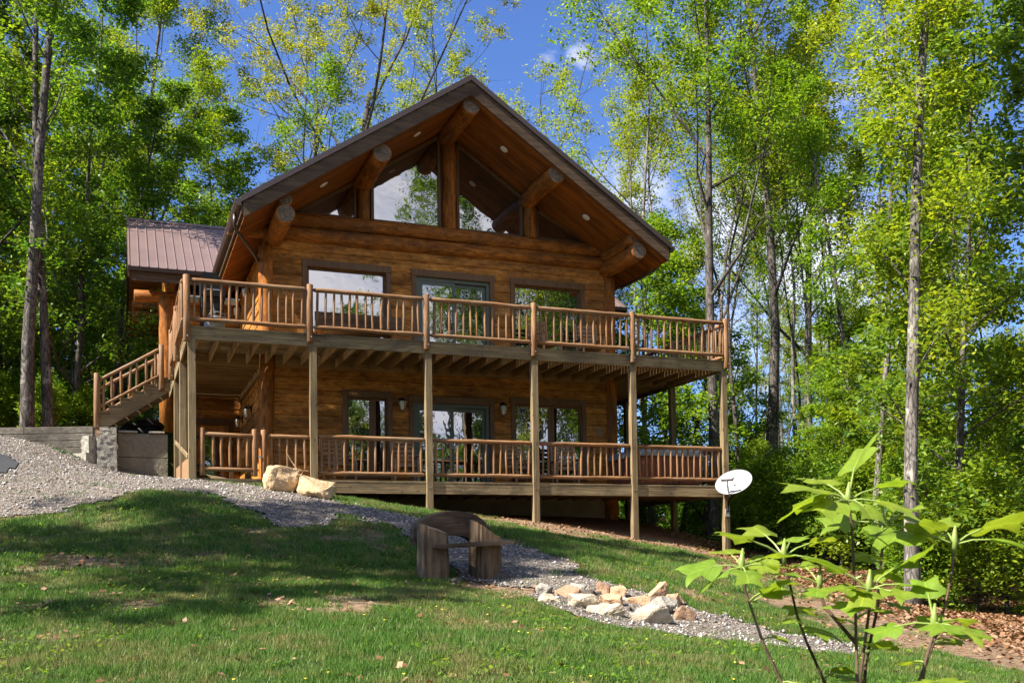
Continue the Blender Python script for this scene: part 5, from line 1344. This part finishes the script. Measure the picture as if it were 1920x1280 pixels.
T['yellow_a'] = OPEN(101)
T['yellow_b'] = OPEN(102, H=21, cs=.27, n=24, bark_='bark_pale', r0=.135, ln=.075, wob=.025, lv=dict(n=24000, size=.10, sp=.30), lean=(.02,.0), lrad=.22, ang=1.15)
T['bright_a'] = OPEN(103, H=20, cs=.38, n=14, lf='lf_bright', r0=.17, lv=dict(n=38000, size=.105, sp=.20))
T['mid_a'] = OPEN(104, H=19, cs=.30, n=15, lf='lf_mid', r0=.20, lv=dict(n=26000, size=.12, sp=.2))
T['pole_a'] = OPEN(105, H=18, cs=.62, n=8, lf='lf_yellow', r0=.10, ln=.22, lv=dict(n=6500, size=.10, sp=.17), bark_='bark_pale', wob=.06)
T['pole_b'] = OPEN(106, H=16, cs=.55, n=8, lf='lf_bright', r0=.085, ln=.22, lv=dict(n=7000, size=.10, sp=.17), wob=.08)
T['pole_c'] = OPEN(107, H=17, cs=.5, n=9, lf='lf_olive', r0=.08, ln=.2, lv=dict(n=3600, size=.09, sp=.16), bark_='bark_dark', wob=.10)
T['twin'] = OPEN(120, H=21, cs=.34, n=13, lf='lf_mid', r0=.17, ln=.2, bark_='bark_grey', lrad=.3, lv=dict(n=14000, size=.11, sp=.18), lean=(.04,.0), wob=.03)
T['pole_d'] = OPEN(121, H=17, cs=.3, n=11, lf='lf_bright', r0=.125, ln=.18, lrad=.32, lv=dict(n=10000, size=.11, sp=.18), lean=(-.01,.0), wob=.03)
T['locust'] = proto(108, 17, .17, [dict(seg=5, wob=.05, trop=.03, end=.55, ), dict(n=5, start=.62, stop=1.0, len=.85, ang=.42, rad=.66, trop=.03, wob=.10, shape=lambda t: 1.0, end=.18, seg=7), dict(n=8, start=.2, len=.40, ang=.85, rad=.45, trop=.05, wob=.22), dict(n=5, start=.2, len=.5, ang=.75, rad=.5, trop=.0, wob=.3)],
    dict(n=34000, size=.10, sp=.14, keep=.6), 'bark_dark', 'lf_olive')
T['locust_b'] = proto(109, 15, .13, [dict(seg=6, wob=.07, trop=.03, end=.4), dict(n=7, start=.45, stop=1.0, len=.6, ang=.5, rad=.6, trop=.06, wob=.12, shape=lambda t: 1-.3*t, end=.18, seg=6), dict(n=7, start=.2, len=.42, ang=.8, rad=.45, trop=.05, wob=.22), dict(n=4, start=.2, len=.5, ang=.75, rad=.5, trop=.0, wob=.3)],
    dict(n=20000, size=.10, sp=.14, keep=.6), 'bark_dark', 'lf_olive')
MAPLE = lambda seed, H, lf, n=22000, cs=.16, size=.125, ln=.42, bark_='bark_grey', r0=.10: proto(seed, H, r0,
    [dict(seg=7, wob=.06, trop=.06, end=.15), dict(n=16, start=cs, len=ln, ang=1.15, angfall=.45, rad=.45, trop=.07, wob=.14, shape=dn, end=.2), dict(n=6, start=.2, len=.5, ang=.8, rad=.5, trop=.02, wob=.2, flat=1), dict(n=4, start=.2, len=.5, ang=.7, rad=.5, trop=-.02, wob=.2)],
    dict(n=n, size=size, sp=.20, zflat=.45), bark_, lf)
T['maple_a'] = MAPLE(110, 9.5, 'lf_bright')
T['maple_b'] = MAPLE(111, 12, 'lf_mid', 28000, .14, .13)
T['maple_c'] = MAPLE(112, 7, 'lf_bright', 17000, .12, .115, .5)
T['beech_dark'] = MAPLE(113, 14, 'lf_dark', 28000, .12, .14, .36, 'bark_dark', .13)
T['beech_mid'] = MAPLE(116, 13, 'lf_mid', 25000, .15, .13, .36, 'bark_grey', .12)
T['olive_a'] = MAPLE(118, 15, 'lf_yellow', 17000, .2, .11, .34, 'bark_grey', .13)
SHRUB = lambda seed, H, lf, n=9000, size=.085: proto(seed, H, .028,
    [dict(seg=4, wob=.15, trop=.02, end=.3), dict(n=14, start=.04, len=.75, ang=.9, angfall=.5, rad=.7, trop=.10, wob=.2, shape=lambda t: 1-.4*t), dict(n=5, start=.2, len=.5, ang=.8, rad=.5, trop=.0, wob=.25, leafy=1)],
    dict(n=n, size=size, sp=.16, zflat=.6), 'bark_grey', lf)
T['shrub_a'] = SHRUB(114, 2.2, 'lf_bright')
T['shrub_b'] = SHRUB(115, 1.8, 'lf_mid')
T['shrub_c'] = SHRUB(117, 1.3, 'lf_bright', 6000, .075)

PL = [ # proto, name, label, category, x, y, rot, scale
 # right of the cabin
 ('bright_a','tall_tree','tall grey trunk just behind the right deck corner, forking high into a bright green crown','tree',14.5,4.2,.4,1.05),
 ('pole_b','tall_tree','thinner grey trunk close beside the tall one behind the right deck corner','tree',15.3,6.0,1.9,1.1),
 ('pole_c','slender_tree','crooked dark slender tree just right of the deck corner post','tree',15.9,4.7,.2,1.0),
 ('yellow_a','tall_tree','yellow green tall tree in the middle of the right-hand wood','tree',18.3,7.0,2.2,1.08),
 ('pole_a','slender_tree','pale slender pole of a tree in the gap of sky right of the deck','tree',20.2,9.5,1.0,1.0),
 ('pole_a','slender_tree','straight grey slender tree left of the dark leaning trunk','tree',20.0,7.4,4.0,.95),
 ('pole_d','tall_tree','dark trunk leaning over the shrubs in front of the right-hand wood','tree',17.0,1.1,3.3,.82),
 ('yellow_b','tall_tree','nearest tall tree on the right, pale mottled trunk rising from the leaf litter','tree',11.75,-6.55,.0,1.0),
 ('pole_a','slender_tree','slim leaning tree just left behind the nearest mottled trunk','tree',15.2,-1.8,2.5,.9),
 ('maple_b','maple_tree','dense green maple at the right edge with low hanging boughs','tree',14.9,-4.3,.3,1.0),
 ('maple_a','maple_tree','bright green maple filling the right edge below the tall crowns','tree',17.3,-2.0,1.3,1.1),
 ('maple_a','maple_tree','low bright maple whose boughs show right of the roof eave','tree',14.6,8.0,4.4,1.05),
 ('maple_c','maple_tree','small bright maple seen beneath the upper deck beside the tub','tree',16.4,7.2,.7,1.05),
 ('yellow_a','tall_tree','yellow green crown reaching the top edge right of the centre','tree',24.0,12.5,.4,1.1),
 ('yellow_b','tall_tree','tall tree behind the nearest mottled trunk with a light crown','tree',21.2,2.9,5.1,1.0),
 ('yellow_b','tall_tree','yellowish tall tree at the very right edge of the wood','tree',18.6,-5.0,3.9,.95),
 # left of the cabin
 ('twin','tall_tree','big leaning grey trunk at the left behind the timber wall','tree',-3.55,9.1,1.2,1.08),
 ('pole_d','tall_tree','second trunk close against the big leaning one at the left','tree',-3.05,9.35,2.6,1.15),
 ('bright_a','tall_tree','tall tree with a bright crown rising behind the left wing roof','tree',-.2,23.6,5.6,1.12),
 ('beech_mid','leafy_tree','leafy tree beside the left end of the wing','tree',-2.6,13.8,.4,1.0),
 ('maple_b','maple_tree','sunlit green tree just behind the ridge of the left wing','tree',2.2,19.5,3.0,1.15),
 ('pole_b','slender_tree','slim bright green tree left of the bare forked branches','tree',2.9,20.8,.9,1.05),
 ('maple_a','maple_tree','low bright maple showing above the left wing ridge beside the main roof','tree',3.6,21.5,2.9,1.15),
 ('beech_dark','leafy_tree','darkest leafy tree at the left edge of the picture','tree',-5.2,11.8,2.0,1.15),
 # behind the cabin
 ('locust','forked_tree','dark forked tree with sparse new leaves behind the left roof slope','tree',8.9,24.6,.55,1.18),
 ('locust_b','forked_tree','smaller bare-branched tree left of the dark forked one','tree',6.0,23.5,1.4,1.1),
 ('locust_b','forked_tree','thin yellow-leaved tree behind the roof just left of the peak','tree',13.8,29.2,3.6,1.45),
 ('locust_b','forked_tree','sparse tree behind the right roof slope against white cloud','tree',17.8,18.6,5.0,1.15),
]
for k, nm, lb, ct, x, y, rz, sc in PL: plant(T[k], nm, lb, ct, x, y, rz, sc)
def row(keys, spots, name, label, group, cat='tree', smin=.85, smax=1.15):
    for i, (x, y) in enumerate(spots):
        plant(T[keys[i % len(keys)]], name, label, cat, x+random.uniform(-.4,.4), y+random.uniform(-.4,.4), random.uniform(0,6.28), random.uniform(smin,smax), group)
row(['beech_mid','pole_b','olive_a','pole_c','beech_dark','olive_a'], [(-1.8,15.2),(-1.6,16.6),(-3.0,18.4),(-1.0,20.0),(-4.6,15.8),(-6.0,18),(-3.9,22),(-1.9,25),(-7.5,14.2),(-6.8,22.5),(-5.0,26.5),(-2.6,29),(.6,27),(-9,19)],
    'woodland_tree', 'one of the trees in the shady wood left of the cabin', 'trees of the shady wood on the left')
row(['pole_a','pole_c','pole_b','pole_a','pole_c','pole_b'], [(26.2,16.8),(28.1,16.1),(25.4,11.8),(19.7,3.6),(24.8,7.7),(23.4,4.4),(26,20.1),(31.6,18),(22.4,10.2),(28.2,10.4),(23.0,14.8),(27.5,6.2),(19.3,14.1),(18.6,10.8),(33.2,24.9),(30.4,22),(21.3,6.0),(16.8,9.6),(17.6,13.2),(20.6,16.4),(22.4,18.6),(16.0,11.8),(24.6,21.5),(19.6,12.0),(21.6,8.4)],
    'woodland_tree', 'one of the thin trees in the open wood right of the cabin', 'thin trees of the open wood on the right')
row(['maple_c','maple_a','maple_c','beech_mid'], [(18.4,4.4),(20.4,5.4),(22.6,8.2),(17.9,9.0),(24.6,9.8),(26.4,8.4),(20.6,.9),(23.9,3.2),(19.2,2.0)],
    'young_maple', 'one of the low leafy young maples under the right-hand wood', 'young maples under the right-hand wood', 'tree', .65, .95)
row(['maple_c','shrub_a','maple_c','maple_a'], [(16.0,3.6),(16.9,5.6),(17.4,2.9),(15.6,.2),(18.6,.4),(16.6,-3.4),(19.4,-2.6),(18.0,-6.0),(20.6,3.6)],
    'young_maple', 'one of the knee-high to head-high bright saplings at the edge of the right-hand wood', 'saplings at the edge of the right-hand wood', 'tree', .32, .5)
SH = [('shrub_a','leafy shrub at the foot of the wood behind the satellite dish',14.9,1.8,1.0),('shrub_b','dark leafy shrub between the dish and the dark leaning trunk',15.6,.6,1.15),
 ('shrub_a','bright shrub just left of the dark leaning trunk',16.3,-.2,1.1),('shrub_b','shrub between the dark leaning trunk and the nearest mottled one',15.9,-1.9,1.1),
 ('shrub_a','shrub behind the nearest mottled trunk',15.0,-3.4,1.1),('shrub_c','low shrub right of the nearest mottled trunk on the leaf litter',13.7,-4.8,1.1),
 ('shrub_a','shrub under the right-edge maple',14.4,-5.4,1.1),('shrub_c','low shrub at the right edge above the leaf litter',14.2,-6.3,1.2)]
for k, lb, x, y, sc in SH: plant(T[k], 'shrub', lb, 'shrub', x, y, random.uniform(0,6.28), sc)

# masses: far wood, undergrowth, and unseen trees round the clearing, beside and behind the camera
def replicate(P, spots, leaf_frac, scl):
    tv = np.array(P['tv'].v); tf = [f for f in P['tv'].f if len(f) == 4]; tf = np.array(tf)
    L = P['L'].reshape(-1,4,3); out_t = []; out_f = []; out_l = []; b = 0
    for (x, y, s_) in spots:
        a = random.uniform(0, 6.28); Rm = np.array([[math.cos(a),-math.sin(a),0],[math.sin(a),math.cos(a),0],[0,0,1]])*s_
        o = np.array([x, y, gz(x,y)])
        out_t.append(tv@Rm.T+o); out_f.append(tf+b); b += len(tv)
        pick = L[np.random.default_rng(int(abs(x*131+y*17))).random(len(L)) < leaf_frac]
        c = pick.mean(1, keepdims=True); pk = (c+(pick-c)*scl).reshape(-1,3)
        out_l.append(pk@Rm.T+o)
    return np.concatenate(out_t), np.concatenate(out_f), np.concatenate(out_l)
def mass(name, label, groups):
    tv, tf, mi = [], [], []; mats = []; base = 0
    for P, spots, fr, scl in groups:
        a, f, l = replicate(P, spots, fr, scl)
        for mt in (P['bark'], P['lf']):
            if M[mt] not in mats: mats.append(M[mt])
        tv.append(a); tf.append(f+base); mi.append(np.full(len(f), mats.index(M[P['bark']]))); base += len(a)
        tv.append(l); tf.append(np.arange(len(l)).reshape(-1,4)+base); mi.append(np.full(len(l)//4, mats.index(M[P['lf']]))); base += len(l)
    me = idx_mesh(name, np.concatenate(tv), np.concatenate(tf), mats); me.polygons.foreach_set('material_index', np.concatenate(mi).astype(np.int32))
    return tag(link(name, me), label=label, kind='stuff')
rs_ = random.Random(5)
def scatter(n, x0, x1, y0, y1, s0, s1, ok=lambda x, y: True):
    o = []
    while len(o) < n:
        x, y = rs_.uniform(x0,x1), rs_.uniform(y0,y1)
        if ok(x, y): o.append((x, y, rs_.uniform(s0,s1)))
    return o
behind = lambda x, y: not (-4 < x < 16 and y < 19) and y > 9
mass('undergrowth', 'low green undergrowth on the floor of the wood', [
 (T['shrub_a'], scatter(44, 14.5, 30, -3, 16, .6, 1.1, lambda x, y: x > 15.2+.3*(y+1)*(y < 0)+(1.0 if y < 3 else 0)), .8, 1.15),
 (T['shrub_b'], scatter(26, 15.5, 32, 0, 22, .8, 1.5), .8, 1.2),
 (T['shrub_b'], scatter(40, -12, -1.9, 8.8, 26, .6, 1.2, lambda x, y: y > 8.8 and (x < -4.6 or y > 10.4)), .8, 1.2),
 (T['shrub_c'], scatter(16, -9, -2.2, 8.5, 15, .6, 1.0, lambda x, y: y > 8.0-1.05*(x+1.7)), 1, 1.1)])
mass('distant_woods', 'far green wood closing the view behind the cabin', [
 (T['maple_b'], scatter(42, -22, 5, 27, 62, .9, 1.35), .22, 2.0), (T['beech_dark'], scatter(26, -30, -7, 14, 48, .9, 1.4, behind), .2, 2.0),
 (T['maple_a'], scatter(46, 16, 68, 20, 62, .45, .7, lambda x, y: x > y*.42), .2, 2.0), (T['maple_c'], scatter(70, 24, 62, 2, 44, .7, 1.1, lambda x, y: x > 24+.25*y), .3, 1.6),
 (T['pole_a'], scatter(26, 26, 62, 14, 52, .7, .95), .4, 1.7), (T['pole_b'], scatter(16, 18, 50, 24, 56, .7, .95), .4, 1.7), (T['beech_mid'], scatter(14, 30, 60, -8, 14, .6, .85), .2, 2.0)])
mass('clearing_woods', 'unseen trees around the clearing, casting shade on the lawn and blocking low sky', [
 (T['yellow_a'], [(-9.0,-9.2,.74),(-11.0,-7.6,.95),(-8.2,-7.0,.8),(-7.9,-9.9,.55),(-8.6,-7.8,.62)], .55, 1.15),
 (T['pole_b'], [(-7.0,-6.4,.62),(-9.5,-12.9,.7),(-10.5,-8.4,.9)], 1, 1.2),
 (T['bright_a'], [(16.5,-31,1.4),(20.5,-29,1.35),(25,-33,1.1),(30,-26,1.0),(33,-35,1.2),(20,-38,1.1)], .5, 1.4), (T['mid_a'], [(27,-39,1.1),(36,-29,1.1),(14,-41,1.0),(40,-38,1.1)], .5, 1.4),
 (T['beech_dark'], [(-22+4.2*i_, -44-3*(i_ % 3), 1.0+.1*(i_ % 4)) for i_ in range(17)] + [(-24,-36,1.2),(-20,-28,1.1),(46,-30,1.2),(44,-22,1.1),(48,-40,1.3)], .35, 1.9), (T['maple_b'], [(-19+5.1*i_, -39-2*(i_ % 2), .75+.1*(i_ % 3)) for i_ in range(12)], .3, 1.9), (T['locust_b'], [(11,-33,.8),(8,-38,.9),(5,-42,.8)], .8, 1.3), (T['maple_a'], [(9,-40,.8),(12,-37,.75),(15.5,-36,.95),(5,-45,.8),(18,-34,1.0),(13,-42,.9)], .6, 1.4), (T['maple_c'], [(7,-34,.8),(10,-36,.9),(3,-38,.8),(0,-40,.9),(13,-33,.8),(-5,-42,1)], .7, 1.4)])  # beeches and maples in rows: added out of view to block low sky light
